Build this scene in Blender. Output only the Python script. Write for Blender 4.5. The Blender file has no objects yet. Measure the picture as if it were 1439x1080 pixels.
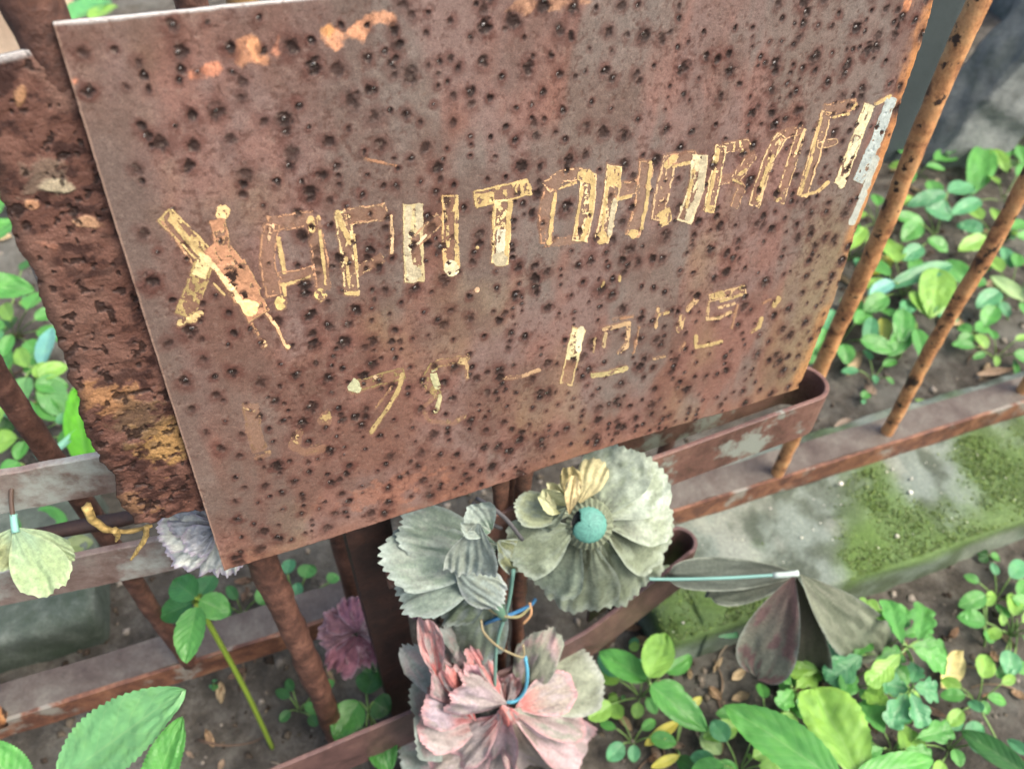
import bpy, math, random
import numpy as np
from mathutils import Vector, Matrix

rnd = random.Random(7)
SC = bpy.context.scene
COL = SC.collection

# ------------------------------------------------------------------ camera
F = 1130.0                                   # focal length in photo pixels (1439 x 1080)
CAM = np.array([0.0, 0.0, 0.9])
_dn = np.array([-20.0, -1040.0, F]); _dn /= np.linalg.norm(_dn)
_Z = -_dn
_X = np.array([1.0, 0, 0]) - _Z * _Z[0]; _X /= np.linalg.norm(_X)
_Y = -np.cross(_Z, _X)
M = np.array([_X, _Y, _Z])                   # camera (right, up, forward) -> world
cam = bpy.data.objects.new('camera', bpy.data.cameras.new('camera'))
COL.objects.link(cam)
c0, c1, c2 = M @ np.array([1, 0, 0.]), M @ np.array([0, 1, 0.]), -(M @ np.array([0, 0, 1.]))
cam.matrix_world = Matrix(((c0[0], c1[0], c2[0], CAM[0]), (c0[1], c1[1], c2[1], CAM[1]),
                           (c0[2], c1[2], c2[2], CAM[2]), (0, 0, 0, 1)))
cd = cam.data
cd.sensor_width = 36; cd.lens = F / 1439 * 36
cd.clip_start = 0.02; cd.clip_end = 400
cd.dof.use_dof = True; cd.dof.focus_distance = 0.43; cd.dof.aperture_fstop = 8.8
SC.camera = cam

# ------------------------------------------------------------------ sky, sun, exposure
SUN_EL, SUN_AZ = math.radians(55), math.radians(112)      # azimuth clockwise from +Y
w = bpy.data.worlds.new('World'); SC.world = w; w.use_nodes = True
wn = w.node_tree; wn.nodes.clear()
sky = wn.nodes.new('ShaderNodeTexSky'); sky.sky_type = 'NISHITA'; sky.sun_disc = False
sky.sun_elevation = SUN_EL; sky.sun_rotation = SUN_AZ
sky.air_density = 1.0; sky.dust_density = 7.0; sky.ozone_density = 0.6
bg = wn.nodes.new('ShaderNodeBackground'); bg.inputs[1].default_value = 0.15
wo = wn.nodes.new('ShaderNodeOutputWorld')
wn.links.new(sky.outputs[0], bg.inputs[0]); wn.links.new(bg.outputs[0], wo.inputs[0])
sl = bpy.data.lights.new('sun', 'SUN'); sl.energy = 1.3; sl.angle = math.radians(35); sl.color = (1, .95, .86)
so = bpy.data.objects.new('sun', sl); COL.objects.link(so)
sd = Vector((math.sin(SUN_AZ) * math.cos(SUN_EL), math.cos(SUN_AZ) * math.cos(SUN_EL), math.sin(SUN_EL)))
so.rotation_euler = (-sd).to_track_quat('-Z', 'Y').to_euler()
SC.view_settings.view_transform = 'Standard'; SC.view_settings.look = 'None'
SC.view_settings.gamma = 1; SC.view_settings.exposure = 1.32
SC.view_settings.use_curve_mapping = False

# ------------------------------------------------------------------ photo pixel -> place helpers
def ray(px, py):
    return M @ np.array([px - 719.5, 540.0 - py, F]) / F
def at_d(px, py, d): return CAM + ray(px, py) * d
def on_z(px, py, z):
    r = ray(px, py); return CAM + r * ((z - CAM[2]) / r[2])
def depth(p): return float((np.asarray(p) - CAM) @ (M @ np.array([0, 0, 1.])))
def to_px(P):                                # (N,3) world -> (N,2) pixels
    q = (np.asarray(P) - CAM) @ M
    return np.stack([719.5 + F * q[..., 0] / q[..., 2], 540 - F * q[..., 1] / q[..., 2]], -1)
def nrm(v):
    v = np.asarray(v, float); return v / np.linalg.norm(v)

PH = nrm(ray(3953, -339))                    # along the plaque's lettering
PV = nrm(ray(654, 1879)); PV = nrm(PV - PH * (PH @ PV))
PN = nrm(np.cross(PH, PV))                   # away from the camera
P0 = CAM + ray(72, 33) * 0.288               # top left corner of the plaque
def on_plate(px, py, off=0.0):
    r = ray(px, py); t = ((P0 + PN * off - CAM) @ PN) / (r @ PN); return CAM + r * t
def plate_uv(px, py, off=0.0):
    p = on_plate(px, py, off) - P0; return float(p @ PH), float(p @ PV)

# ------------------------------------------------------------------ noise
class VN:
    def __init__(s, seed): s.T = np.random.default_rng(seed).random((256, 256))
    def one(s, x, y):
        ix = np.floor(x).astype(int); iy = np.floor(y).astype(int); fx = x - ix; fy = y - iy
        fx = fx * fx * (3 - 2 * fx); fy = fy * fy * (3 - 2 * fy); T = s.T
        a = T[ix & 255, iy & 255]; b = T[(ix + 1) & 255, iy & 255]
        c = T[ix & 255, (iy + 1) & 255]; d = T[(ix + 1) & 255, (iy + 1) & 255]
        return (a + (b - a) * fx) * (1 - fy) + (c + (d - c) * fx) * fy
    def fbm(s, x, y, o=4):
        r = 0; a = .5; t = 0
        for k in range(o):
            r = r + a * s.one(x * 2 ** k + 17.3 * k, y * 2 ** k + 9.1 * k); t += a; a *= .5
        return r / t
def sst(a, b, x):
    t = np.clip((x - a) / (b - a), 0, 1); return t * t * (3 - 2 * t)
def mixc(c, col, m):
    return c * (1 - m[..., None]) + np.asarray(col, float) * m[..., None]

# ------------------------------------------------------------------ object helpers
def tag(o, label=None, cat=None, group=None, kind=None):
    if label: o['label'] = label
    if cat: o['category'] = cat
    if group: o['group'] = group
    if kind: o['kind'] = kind
    return o
def empty(name, loc, label=None, cat=None, group=None):
    o = bpy.data.objects.new(name, None); COL.objects.link(o); o.location = Vector(loc)
    o.empty_display_size = .02
    return tag(o, label, cat, group)
def link(name, me, mat, parent=None):
    o = bpy.data.objects.new(name, me); COL.objects.link(o)
    if mat and not me.materials: me.materials.append(mat)
    if parent is not None:
        o.parent = parent
        o.matrix_parent_inverse = Matrix.Translation(-world_loc(parent))
    return o
def world_loc(p): return p.location if p.type == 'EMPTY' else Vector((0, 0, 0))
def mesh(name, V, Fc, smooth=True, col=None, uv=None, rough=None):
    me = bpy.data.meshes.new(name)
    V = np.asarray(V, np.float32)
    if isinstance(Fc, np.ndarray):
        nf, k = Fc.shape
        me.vertices.add(len(V)); me.vertices.foreach_set('co', V.ravel())
        me.loops.add(nf * k); me.loops.foreach_set('vertex_index', Fc.astype(np.int32).ravel())
        me.polygons.add(nf); me.polygons.foreach_set('loop_start', np.arange(0, nf * k, k, dtype=np.int32))
        me.update(calc_edges=True)
    else:
        me.from_pydata([tuple(map(float, v)) for v in V], [], Fc); me.update()
    if smooth: me.polygons.foreach_set('use_smooth', np.ones(len(me.polygons), bool))
    if col is not None:
        a = me.attributes.new('Col', 'FLOAT_COLOR', 'POINT')
        c = np.ones((len(V), 4), np.float32); c[:, :3] = col; a.data.foreach_set('color', c.ravel())
    if rough is not None:
        a = me.attributes.new('Rgh', 'FLOAT', 'POINT'); a.data.foreach_set('value', np.asarray(rough, np.float32).ravel())
    if uv is not None:
        l = me.uv_layers.new(name='UVMap')
        vi = np.empty(len(me.loops), np.int32); me.loops.foreach_get('vertex_index', vi)
        l.data.foreach_set('uv', np.asarray(uv, np.float32)[vi].ravel())
    return me
def gridf(nr, nc):
    i = np.arange(nr * nc).reshape(nr, nc)
    return np.stack([i[:-1, :-1].ravel(), i[:-1, 1:].ravel(), i[1:, 1:].ravel(), i[1:, :-1].ravel()], 1)

# ------------------------------------------------------------------ materials
def newmat(name):
    m = bpy.data.materials.new(name); m.use_nodes = True; nt = m.node_tree; nt.nodes.clear()
    o = nt.nodes.new('ShaderNodeOutputMaterial'); b = nt.nodes.new('ShaderNodeBsdfPrincipled')
    nt.links.new(b.outputs[0], o.inputs[0]); return m, nt, b, o
def N(nt, t, **kw):
    n = nt.nodes.new(t)
    for k, v in kw.items():
        if isinstance(k, str) and k.startswith('i_'): n.inputs[k[2:]].default_value = v
        else: setattr(n, k, v)
    return n
def noise(nt, scale, detail=5, rough=.6, vec=None, dist=0):
    n = N(nt, 'ShaderNodeTexNoise'); n.inputs['Scale'].default_value = scale
    n.inputs['Detail'].default_value = detail; n.inputs['Roughness'].default_value = rough
    n.inputs['Distortion'].default_value = dist
    if vec is None: vec = N(nt, 'ShaderNodeTexCoord').outputs['Object']
    nt.links.new(vec, n.inputs['Vector']); return n.outputs['Fac']
def ramp(nt, fac, stops):
    r = N(nt, 'ShaderNodeValToRGB'); e = r.color_ramp.elements
    while len(e) < len(stops): e.new(.5)
    for k, (p, c) in enumerate(stops):
        e[k].position = p; e[k].color = (*c, 1) if len(c) == 3 else c
    nt.links.new(fac, r.inputs[0]); return r.outputs[0]
def mixn(nt, fac, a, b, mode='MIX'):
    n = N(nt, 'ShaderNodeMix', data_type='RGBA', blend_type=mode)
    for s, v in ((0, fac), (6, a), (7, b)):
        if isinstance(v, (int, float)): n.inputs[s].default_value = v
        elif isinstance(v, tuple): n.inputs[s].default_value = (*v, 1)
        else: nt.links.new(v, n.inputs[s])
    return n.outputs[2]
def bump(nt, b, fac, dist, strength=1.0, prev=None):
    n = N(nt, 'ShaderNodeBump'); n.inputs['Distance'].default_value = dist; n.inputs['Strength'].default_value = strength
    nt.links.new(fac, n.inputs['Height'])
    if prev is not None: nt.links.new(prev, n.inputs['Normal'])
    nt.links.new(n.outputs[0], b.inputs['Normal']); return n.outputs[0]
def gray(nt, fac, lo, hi):
    return ramp(nt, fac, [(0, (lo,) * 3), (1, (hi,) * 3)])

def rust_mat(name, stops, rough=.62, s1=55, s2=330, bd=.0012, patch=None):
    m, nt, b, o = newmat(name)
    c = ramp(nt, noise(nt, s1, 8, .68, dist=.4), stops)
    f2 = noise(nt, s2, 6, .7)
    c = mixn(nt, gray(nt, f2, 0, .75), c, (.035, .02, .016), 'MULTIPLY') if False else mixn(nt, .55, c, ramp(nt, f2, [(.25, (.12, .09, .08)), (.5, (.62, .6, .6)), (.75, (1, 1, 1))]), 'MULTIPLY')
    if patch:
        pc, lo, hi, sc = patch
        pf = ramp(nt, noise(nt, sc, 6, .65), [(lo, (0, 0, 0)), (hi, (1, 1, 1))])
        c = mixn(nt, pf, c, pc)
    nt.links.new(c, b.inputs['Base Color']); b.inputs['Roughness'].default_value = rough
    p = bump(nt, b, noise(nt, s1 * 2.2, 6, .7), bd)
    bump(nt, b, noise(nt, 1500, 3, .7), .00022, 1, p)
    return m
M_bar = rust_mat('bar_rust', [(.3, (.05, .024, .014)), (.4, (.26, .115, .05)), (.5, (.55, .27, .11)), (.75, (.7, .44, .2))], .5, 46, 330, .0016, ((.035, .018, .012), .57, .61, 60))
M_tube = rust_mat('tube_rust', [(.28, (.03, .014, .011)), (.46, (.09, .04, .027)), (.6, (.17, .08, .055)), (.8, (.3, .16, .1))], .6, 70, 260, .002)
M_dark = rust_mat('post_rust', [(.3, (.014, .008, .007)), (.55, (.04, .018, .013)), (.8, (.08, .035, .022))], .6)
M_strip = rust_mat('strip_paint', [(.3, (.06, .03, .024)), (.5, (.15, .075, .06)), (.75, (.23, .13, .1))], .5, 30, 260, .0006,
                   ((.2, .22, .19), .53, .60, 22))
M_lstrip = rust_mat('grey_strip_paint', [(.3, (.11, .06, .048)), (.5, (.22, .165, .145)), (.75, (.27, .24, .21))], .5, 34, 260, .0006,
                    ((.3, .32, .29), .5, .62, 20))
M_rail = rust_mat('rail_rust', [(.3, (.045, .02, .014)), (.46, (.12, .05, .03)), (.6, (.24, .11, .06)), (.8, (.34, .22, .13))], .6, 40, 240, .001,
                  ((.2, .19, .16), .56, .64, 22))
M_railtop = rust_mat('rail_top_paint', [(.3, (.045, .028, .022)), (.45, (.085, .066, .053)), (.7, (.15, .138, .115))], .55, 22, 260, .0006)
M_maroon = rust_mat('maroon_strip', [(.3, (.05, .028, .026)), (.5, (.11, .06, .055)), (.75, (.19, .11, .09))], .5, 30, 260, .0006)
M_rod = rust_mat('rod_rust', [(.3, (.03, .014, .01)), (.5, (.12, .055, .035)), (.7, (.24, .11, .07))], .6, 120, 400, .001)
M_stake = rust_mat('ochre_stake', [(.3, (.12, .07, .025)), (.6, (.32, .2, .07)), (.8, (.4, .27, .12))], .6)

def attr_mat(name, rough=.6, translucent=0., grain=None, gamp=.0, spec=.5, extra=None, usergh=False, colnoise=0):
    m, nt, b, o = newmat(name)
    a = N(nt, 'ShaderNodeAttribute', attribute_name='Col'); c = a.outputs['Color']
    if colnoise:
        f = noise(nt, colnoise, 5, .7)
        c = mixn(nt, .6, c, ramp(nt, f, [(.25, (.35, .35, .36)), (.5, (.85, .85, .84)), (.72, (1.35, 1.33, 1.28))]), 'MULTIPLY')
    if extra: c = extra(nt, c, b)
    nt.links.new(c, b.inputs['Base Color']); b.inputs['Roughness'].default_value = rough
    b.inputs['Specular IOR Level'].default_value = spec
    if usergh:
        r = N(nt, 'ShaderNodeAttribute', attribute_name='Rgh'); nt.links.new(r.outputs['Fac'], b.inputs['Roughness'])
        lt_ = N(nt, 'ShaderNodeMath', operation='LESS_THAN'); nt.links.new(r.outputs['Fac'], lt_.inputs[0]); lt_.inputs[1].default_value = .22; nt.links.new(lt_.outputs[0], b.inputs['Metallic'])
    if grain: bump(nt, b, noise(nt, grain, 4, .7), gamp)
    if translucent:
        t = N(nt, 'ShaderNodeBsdfTranslucent'); nt.links.new(c, t.inputs[0])
        x = N(nt, 'ShaderNodeMixShader'); x.inputs[0].default_value = translucent
        nt.links.new(b.outputs[0], x.inputs[1]); nt.links.new(t.outputs[0], x.inputs[2]); nt.links.new(x.outputs[0], o.inputs[0])
    return m
M_plate = attr_mat('plaque_rust', .5, grain=1100, gamp=.00028, spec=.28, usergh=True, colnoise=1500)
M_back = attr_mat('flaked_rust', .7, grain=900, gamp=.0005, spec=.25, usergh=True, colnoise=1100)
M_paint = attr_mat('letter_paint', .5, grain=900, gamp=.0002, colnoise=1300)
M_petal = attr_mat('faded_cloth', .75, .12, 1600, .00035, .25, colnoise=330)
M_plastic = attr_mat('old_plastic', .6, 0, 500, .00012, .3)
def leaf_veins(nt, c, b):
    uv = N(nt, 'ShaderNodeTexCoord').outputs['UV']
    s = N(nt, 'ShaderNodeSeparateXYZ'); nt.links.new(uv, s.inputs[0])
    def m(op, a, bb=None):
        n = N(nt, 'ShaderNodeMath', operation=op)
        for k, v in enumerate((a, bb)):
            if v is None: continue
            if isinstance(v, (int, float)): n.inputs[k].default_value = v
            else: nt.links.new(v, n.inputs[k])
        return n.outputs[0]
    d = m('ABSOLUTE', m('SUBTRACT', s.outputs[0], .5))
    mid = m('LESS_THAN', d, .018)
    w_ = m('SUBTRACT', s.outputs[1], m('MULTIPLY', d, .55))
    fr = m('ABSOLUTE', m('SUBTRACT', m('FRACT', m('MULTIPLY', w_, 8.0)), .5))
    side = m('MULTIPLY', m('LESS_THAN', fr, .05), .6)
    v = m('MAXIMUM', mid, side)
    h = m('ADD', m('MULTIPLY', fr, .5), m('MULTIPLY', d, 1.5))
    bump(nt, b, h, .0012, .7)
    f = noise(nt, 60, 4, .6)
    c = mixn(nt, .5, c, ramp(nt, f, [(.3, (.6, .72, .7)), (.5, (1, 1, 1)), (.72, (1.35, 1.25, .95))]), 'MULTIPLY')
    return mixn(nt, m('MULTIPLY', v, .16), c, (.3, .45, .2))
M_leaf = attr_mat('live_leaf', .42, .32, None, 0, .5, leaf_veins)
M_dry = attr_mat('dry_leaf', .7, .15, 700, .0004, .3, colnoise=200)
M_stem = attr_mat('stem', .5, .1, None, 0, .4)

def concrete_mat(name, stops, moss=None, sc=18, bd=.004, rough=.9):
    m, nt, b, o = newmat(name)
    f = noise(nt, sc, 9, .68)
    c = ramp(nt, f, stops)
    g = noise(nt, 260, 6, .75)
    c = mixn(nt, .6, c, ramp(nt, g, [(.3, (.35, .35, .35)), (.5, (.85, .85, .85)), (.7, (1.25, 1.25, 1.22))]), 'MULTIPLY')
    if moss:
        mc, lo, hi, ms = moss
        mf = ramp(nt, noise(nt, ms, 7, .7, dist=.3), [(lo, (0, 0, 0)), (hi, (1, 1, 1))])
        c = mixn(nt, mf, c, mc)
    nt.links.new(c, b.inputs['Base Color']); b.inputs['Roughness'].default_value = rough
    p = bump(nt, b, noise(nt, sc * 4, 8, .7), bd)
    bump(nt, b, noise(nt, 420, 4, .75), .0012, 1, p)
    return m
M_kerb = concrete_mat('kerb_concrete', [(.3, (.1, .105, .09)), (.5, (.2, .22, .19)), (.7, (.34, .37, .33))], ((.055, .08, .035), .44, .74, 9))
M_slab = concrete_mat('slab_concrete', [(.3, (.09, .1, .095)), (.5, (.17, .19, .18)), (.7, (.25, .27, .25))], ((.05, .07, .05), .52, .7, 6))
M_slabp = concrete_mat('slab_shade_paint', [(.3, (.022, .034, .036)), (.6, (.034, .05, .052)), (.8, (.05, .066, .066))], None, 8, .001, .7)  # blue-green slab face, with its shade put into the dark colour
M_block = concrete_mat('block_concrete', [(.3, (.05, .065, .055)), (.5, (.09, .115, .095)), (.7, (.2, .23, .2))], ((.03, .05, .03), .48, .66, 9))
M_sand = concrete_mat('sandstone', [(.3, (.5, .36, .25)), (.6, (.66, .52, .38)), (.8, (.74, .63, .5))], None, 10, .002)
M_soil = concrete_mat('soil', [(.3, (.03, .026, .02)), (.5, (.08, .071, .056)), (.72, (.19, .178, .152))], ((.16, .162, .142), .5, .72, 6), 34, .010, .95)
M_crumb = attr_mat('soil_crumb', .95, 0, 500, .0006, .2)

# ------------------------------------------------------------------ shape builders
def tube(pts, rad, sides=8, cap=True, wob=0., seed=0, flake=0.):
    """a tube along pts; rad is a number or one per point"""
    pts = [np.asarray(p, float) for p in pts]; n = len(pts)
    rad = [rad] * n if isinstance(rad, (int, float)) else rad
    V, Fc = [], []; up = None; vn = VN(seed + 5)
    for i, p in enumerate(pts):
        t = nrm(pts[min(i + 1, n - 1)] - pts[max(i - 1, 0)])
        if up is None:
            up = np.array([0, 0, 1.]) if abs(t[2]) < .9 else np.array([1., 0, 0])
        s = nrm(np.cross(t, up)); up = np.cross(s, t)
        for k in range(sides):
            a = 2 * math.pi * k / sides
            r = rad[i]
            if wob:
                q = float(vn.fbm(np.array([i * .35]), np.array([k * 9.0 / sides]), 3)[0]) - .5
                r *= 1 + wob * 2 * q
                if flake and q > .08: r *= 1 + flake
            V.append(p + (math.cos(a) * s + math.sin(a) * up) * r)
    for i in range(n - 1):
        for k in range(sides):
            k2 = (k + 1) % sides
            Fc.append((i * sides + k, i * sides + k2, (i + 1) * sides + k2, (i + 1) * sides + k))
    if cap:
        Fc.append(tuple(range(sides))[::-1]); Fc.append(tuple(range((n - 1) * sides, n * sides)))
    return V, Fc
def curve(ctrl, n=24):
    """smooth points through ctrl (Catmull-Rom)"""
    c = [np.asarray(p, float) for p in ctrl]; c = [2 * c[0] - c[1]] + c + [2 * c[-1] - c[-2]]
    out = []; k = len(c) - 3
    for i in range(n):
        x = i / (n - 1) * k; j = min(int(x), k - 1); t = x - j
        a, b, d, e = c[j:j + 4]
        out.append(.5 * (2 * b + (d - a) * t + (2 * a - 5 * b + 4 * d - e) * t * t + (3 * b - a - 3 * d + e) * t ** 3))
    return out
def colarr(n, c, var=.1, seed=0):
    g = np.random.default_rng(seed); return np.asarray(c)[None] * (1 + var * (g.random((n, 1)) - .5) * 2)
def stem(name, ctrl, r, c, parent, n=14, sides=7, mat=None):
    pts = curve(ctrl, n) if len(ctrl) > 1 else ctrl
    V, Fc = tube(pts, r if not isinstance(r, tuple) else list(np.linspace(r[0], r[1], n)), sides)
    return link(name, mesh(name, V, Fc, True, colarr(len(V), c)), mat or M_stem, parent)

def ribbon(path, h, th, seed=0):
    """flat iron strip standing on edge: path of bottom centre points, swept vertically"""
    V, Fc = [], []; n = len(path); path = [np.asarray(p, float) for p in path]; g = VN(seed)
    for i, p in enumerate(path):
        t = path[min(i + 1, n - 1)] - path[max(i - 1, 0)]; t[2] = 0; t = nrm(t)
        s = np.array([t[1], -t[0], 0]); e = .0008; ww = th / 2
        jz = (float(g.one(np.array([i * .7]), np.array([.3]))[0]) - .5) * .0016
        for (a, b) in ((-ww, e), (-ww + e, 0), (ww - e, 0), (ww, e), (ww, h - e), (ww - e, h), (-ww + e, h), (-ww, h - e)):
            V.append(p + s * a + np.array([0, 0, b + jz]))
    for i in range(n - 1):
        for k in range(8):
            k2 = (k + 1) % 8; Fc.append((i * 8 + k, i * 8 + k2, (i + 1) * 8 + k2, (i + 1) * 8 + k))
    Fc.append(tuple(range(8))[::-1]); Fc.append(tuple(range((n - 1) * 8, n * 8)))
    return mesh('strip', V, Fc, False)
def hairpin(a, b, r, back, n=14):
    """path from a to b, half turn of radius r away from the camera, then back"""
    a, b = np.asarray(a, float), np.asarray(b, float)
    d = b - a; L = np.linalg.norm(d); t = d / L; th = nrm([t[0], t[1], 0]); s = np.array([-th[1], th[0], 0])
    if s @ PN < 0: s = -s
    pts = [a + d * k / 12 for k in range(13)]
    for k in range(1, n + 1):
        q = math.pi * k / n; pts.append(b + s * r * (1 - math.cos(q)) + th * r * math.sin(q))
    e = pts[-1]
    pts += [e - t * back * k / 6 for k in range(1, 7)]
    return pts

PROF = {
    'ovate': lambda t: 2.05 * t ** .6 * (1 - t) ** .72,
    'lance': lambda t: 2.2 * t ** .75 * (1 - t) ** .75,
    'round': lambda t: np.sqrt(np.clip(1 - (2 * t - 1) ** 2, 0, 1)) * (1 - .1 * t),
    'obov': lambda t: 1.75 * t ** .95 * (1 - t) ** .42,
    'lobed': lambda t: np.clip(1.5 * t ** .7 * (1 - t) ** .45, 0, 2) * (1 + .0 * t),
    'fan': lambda t: .1 + .9 * np.sin(np.clip(t / .85, 0, 1) * math.pi / 2) ** 1.1,
    'strap': lambda t: np.clip(.25 + 3 * t, 0, 1) * np.clip((1 - t) * 6, 0, 1) ** .6,
}
def blade(B, T, W, up, prof='ovate', nu=20, nv=11, cup=0., curl=0., folds=0, famp=0., teeth=0, tamp=.08, jit=0.,
          c0=(.05, .2, .04), c1=None, edge=None, seed=0, lobes=0, mott=.25, crease=0., patch=None, tipc=None, und=0.):
    """one petal or leaf between base B and tip T with its shape, relief and colour"""
    B, T = np.asarray(B, float), np.asarray(T, float); a = T - B; L = np.linalg.norm(a); a = a / L
    s = nrm(np.cross(a, np.asarray(up, float))); n = np.cross(s, a)
    g = VN(seed * 13 + 1); ph = (seed * 1.7) % 6.28
    t = np.linspace(0, 1, nu)[:, None] * np.ones((1, nv)); j = np.linspace(-1, 1, nv)[None] * np.ones((nu, 1))
    wv = PROF[prof](np.clip(t, 1e-4, 1 - 1e-4))
    saw = lambda x: 1 - np.abs(((x) % 1) - .35) / .65
    x = t * L
    if prof == 'fan':
        Lj = 1 - .22 * np.abs(j) ** 2.2
        if teeth: Lj = Lj * (1 + tamp * (saw(j * teeth / 2 + ph) - .5) * t ** 2 + tamp * 1.2 * (g.one(j * 2.3 + 5, j * 0 + ph) - .5) * t)
        x = x * Lj; wv = wv * (1 + .05 * (g.one(t * 4, j * 0 + 2.2) - .5))
    elif teeth:
        wv = wv * (1 + tamp * (saw(t * teeth) - .6))
    if lobes: wv = wv * (.72 + .38 * np.abs(np.sin(lobes * math.pi * t ** .9)))
    y = j * wv * W / 2
    z = cup * W * (j ** 2) * wv + crease * W * np.abs(j) * wv - curl * L * t ** 2
    if folds:
        am = .25 + 1.5 * g.one(j * 2.1 + 40 + ph, t * 1.2) ** 1.5
        z = z + famp * am * t ** 1.3 * np.sin(folds * math.pi * (j + .55 * (g.one(j * 1.6 + ph, t * 1.1) - .5)) + ph + 2.2 * g.one(t * 2, j * 2))
    if und: z = z + und * L * t * (g.one(t * 1.4 + ph, j * 1.3 + 8 + ph) - .5) * 2
    if jit: z = z + jit * (g.fbm(t * 5 + ph, j * 4 + 3, 3) - .5) * 2 * (.25 + t)
    P = B + a * x[..., None] + s * y[..., None] + n * z[..., None]
    col = np.ones((nu, nv, 3)) * np.asarray(c0)
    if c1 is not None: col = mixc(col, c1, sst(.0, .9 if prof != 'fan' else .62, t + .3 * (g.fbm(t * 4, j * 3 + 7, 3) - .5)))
    if patch is not None: col = mixc(col, patch, sst(.5, .62, g.fbm(t * 5 + 11, j * 4 + ph, 4)))
    if tipc is not None: col = mixc(col, tipc, sst(.75, .97, t + .25 * (g.fbm(t * 9, j * 9 + 1, 3) - .5)))
    if edge is not None:
        ed = np.maximum(np.abs(j), t if prof == 'fan' else 0 * t)
        col = mixc(col, edge, sst(.86, 1.0, ed + .16 * (g.fbm(t * 12, j * 12, 3) - .5)))
    col = col * (1 + mott * 2 * (g.fbm(t * 8 + 2, j * 6 + ph, 4) - .5))[..., None]
    uv = np.stack([j * .5 + .5, t], -1)
    return mesh('blade', P.reshape(-1, 3), gridf(nu, nv), True, np.clip(col, 0, 1).reshape(-1, 3), uv.reshape(-1, 2))
def to_cam(p): return nrm(CAM - np.asarray(p))

# ================================================================== GROUND
RAIL_A, RAIL_B = on_z(0, 1015, .098), on_z(1439, 566, .098)
RD = nrm(RAIL_B - RAIL_A)
RN = np.array([-RD[1], RD[0], 0])            # away from the camera
gx = np.concatenate([[-60, -25, -10, -5, -3, -2, -1.5], np.arange(-1.2, 1.7, .0085), [1.9, 2.4, 3.2, 5, 10, 25, 60]])
gy = np.concatenate([[-60, -20, -6, -2, -.8, -.3], np.arange(0, 2.3, .0085), [2.6, 3.2, 4.5, 7, 14, 30, 80]])
GX, GY = np.meshgrid(gx, gy, indexing='ij')
gn = VN(3)
def ground_h(x, y):
    d = (x - RAIL_A[0]) * RN[0] + (y - RAIL_A[1]) * RN[1]
    return .035 * sst(-.02, .12, d) + .03 * (gn.fbm(x * 5 + 40, y * 5 + 40, 4) - .5) + .016 * (gn.fbm(x * 30 + 90, y * 30 + 9, 4) - .5)
gz = ground_h(GX, GY)
ground = link('ground', mesh('ground', np.stack([GX, GY, gz], -1).reshape(-1, 3), gridf(len(gx), len(gy))[:, ::-1].copy()), M_soil)
tag(ground, 'dark bare soil of the grave plot', None, None, 'structure')
def gp(px, py, dz=0.):
    z = .02
    for _ in range(4):
        p = on_z(px, py, z); z = float(ground_h(p[0], p[1])) + dz
    return p

# loose crumbs of soil and small stones
g = np.random.default_rng(11)
def scatter_chunks(name, spots, size, cols, label, cat, mat, flat=.7):
    base = np.array([[1, 0, 0], [-1, 0, 0], [0, 1, 0], [0, -1, 0], [0, 0, 1], [0, 0, -1.]])
    bf = np.array([[0, 2, 4], [2, 1, 4], [1, 3, 4], [3, 0, 4], [2, 0, 5], [1, 2, 5], [3, 1, 5], [0, 3, 5]])
    n = len(spots); V = np.repeat(base[None], n, 0) * (.6 + .8 * g.random((n, 6, 1)))
    V[:, :, 2] *= flat; ang = g.random(n) * 6.28; ca, sa = np.cos(ang)[:, None], np.sin(ang)[:, None]
    x = V[:, :, 0] * ca - V[:, :, 1] * sa; y = V[:, :, 0] * sa + V[:, :, 1] * ca
    V = np.stack([x, y, V[:, :, 2]], -1) * size[:, None, None] + spots[:, None]
    Fc = (bf[None] + np.arange(n)[:, None, None] * 6).reshape(-1, 3)
    c = np.asarray(cols)[g.integers(0, len(cols), n)] * (.6 + .8 * g.random((n, 1)))
    o = link(name, mesh(name, V.reshape(-1, 3), Fc, False, np.repeat(c, 6, 0)), mat)
    return tag(o, label, cat, None, 'stuff')
n = 15000
sx = g.uniform(-1.0, 1.5, n); sy = g.uniform(.12, 1.9, n); sz = ground_h(sx, sy)
scatter_chunks('soil_crumbs', np.stack([sx, sy, sz], 1), .0012 + .0065 * g.random(n) ** 3.5,
               [(.05, .04, .03), (.09, .075, .055), (.14, .12, .095), (.04, .03, .022), (.2, .18, .15)],
               'loose dark crumbs of soil and grit on the ground', 'soil', M_crumb)

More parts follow.
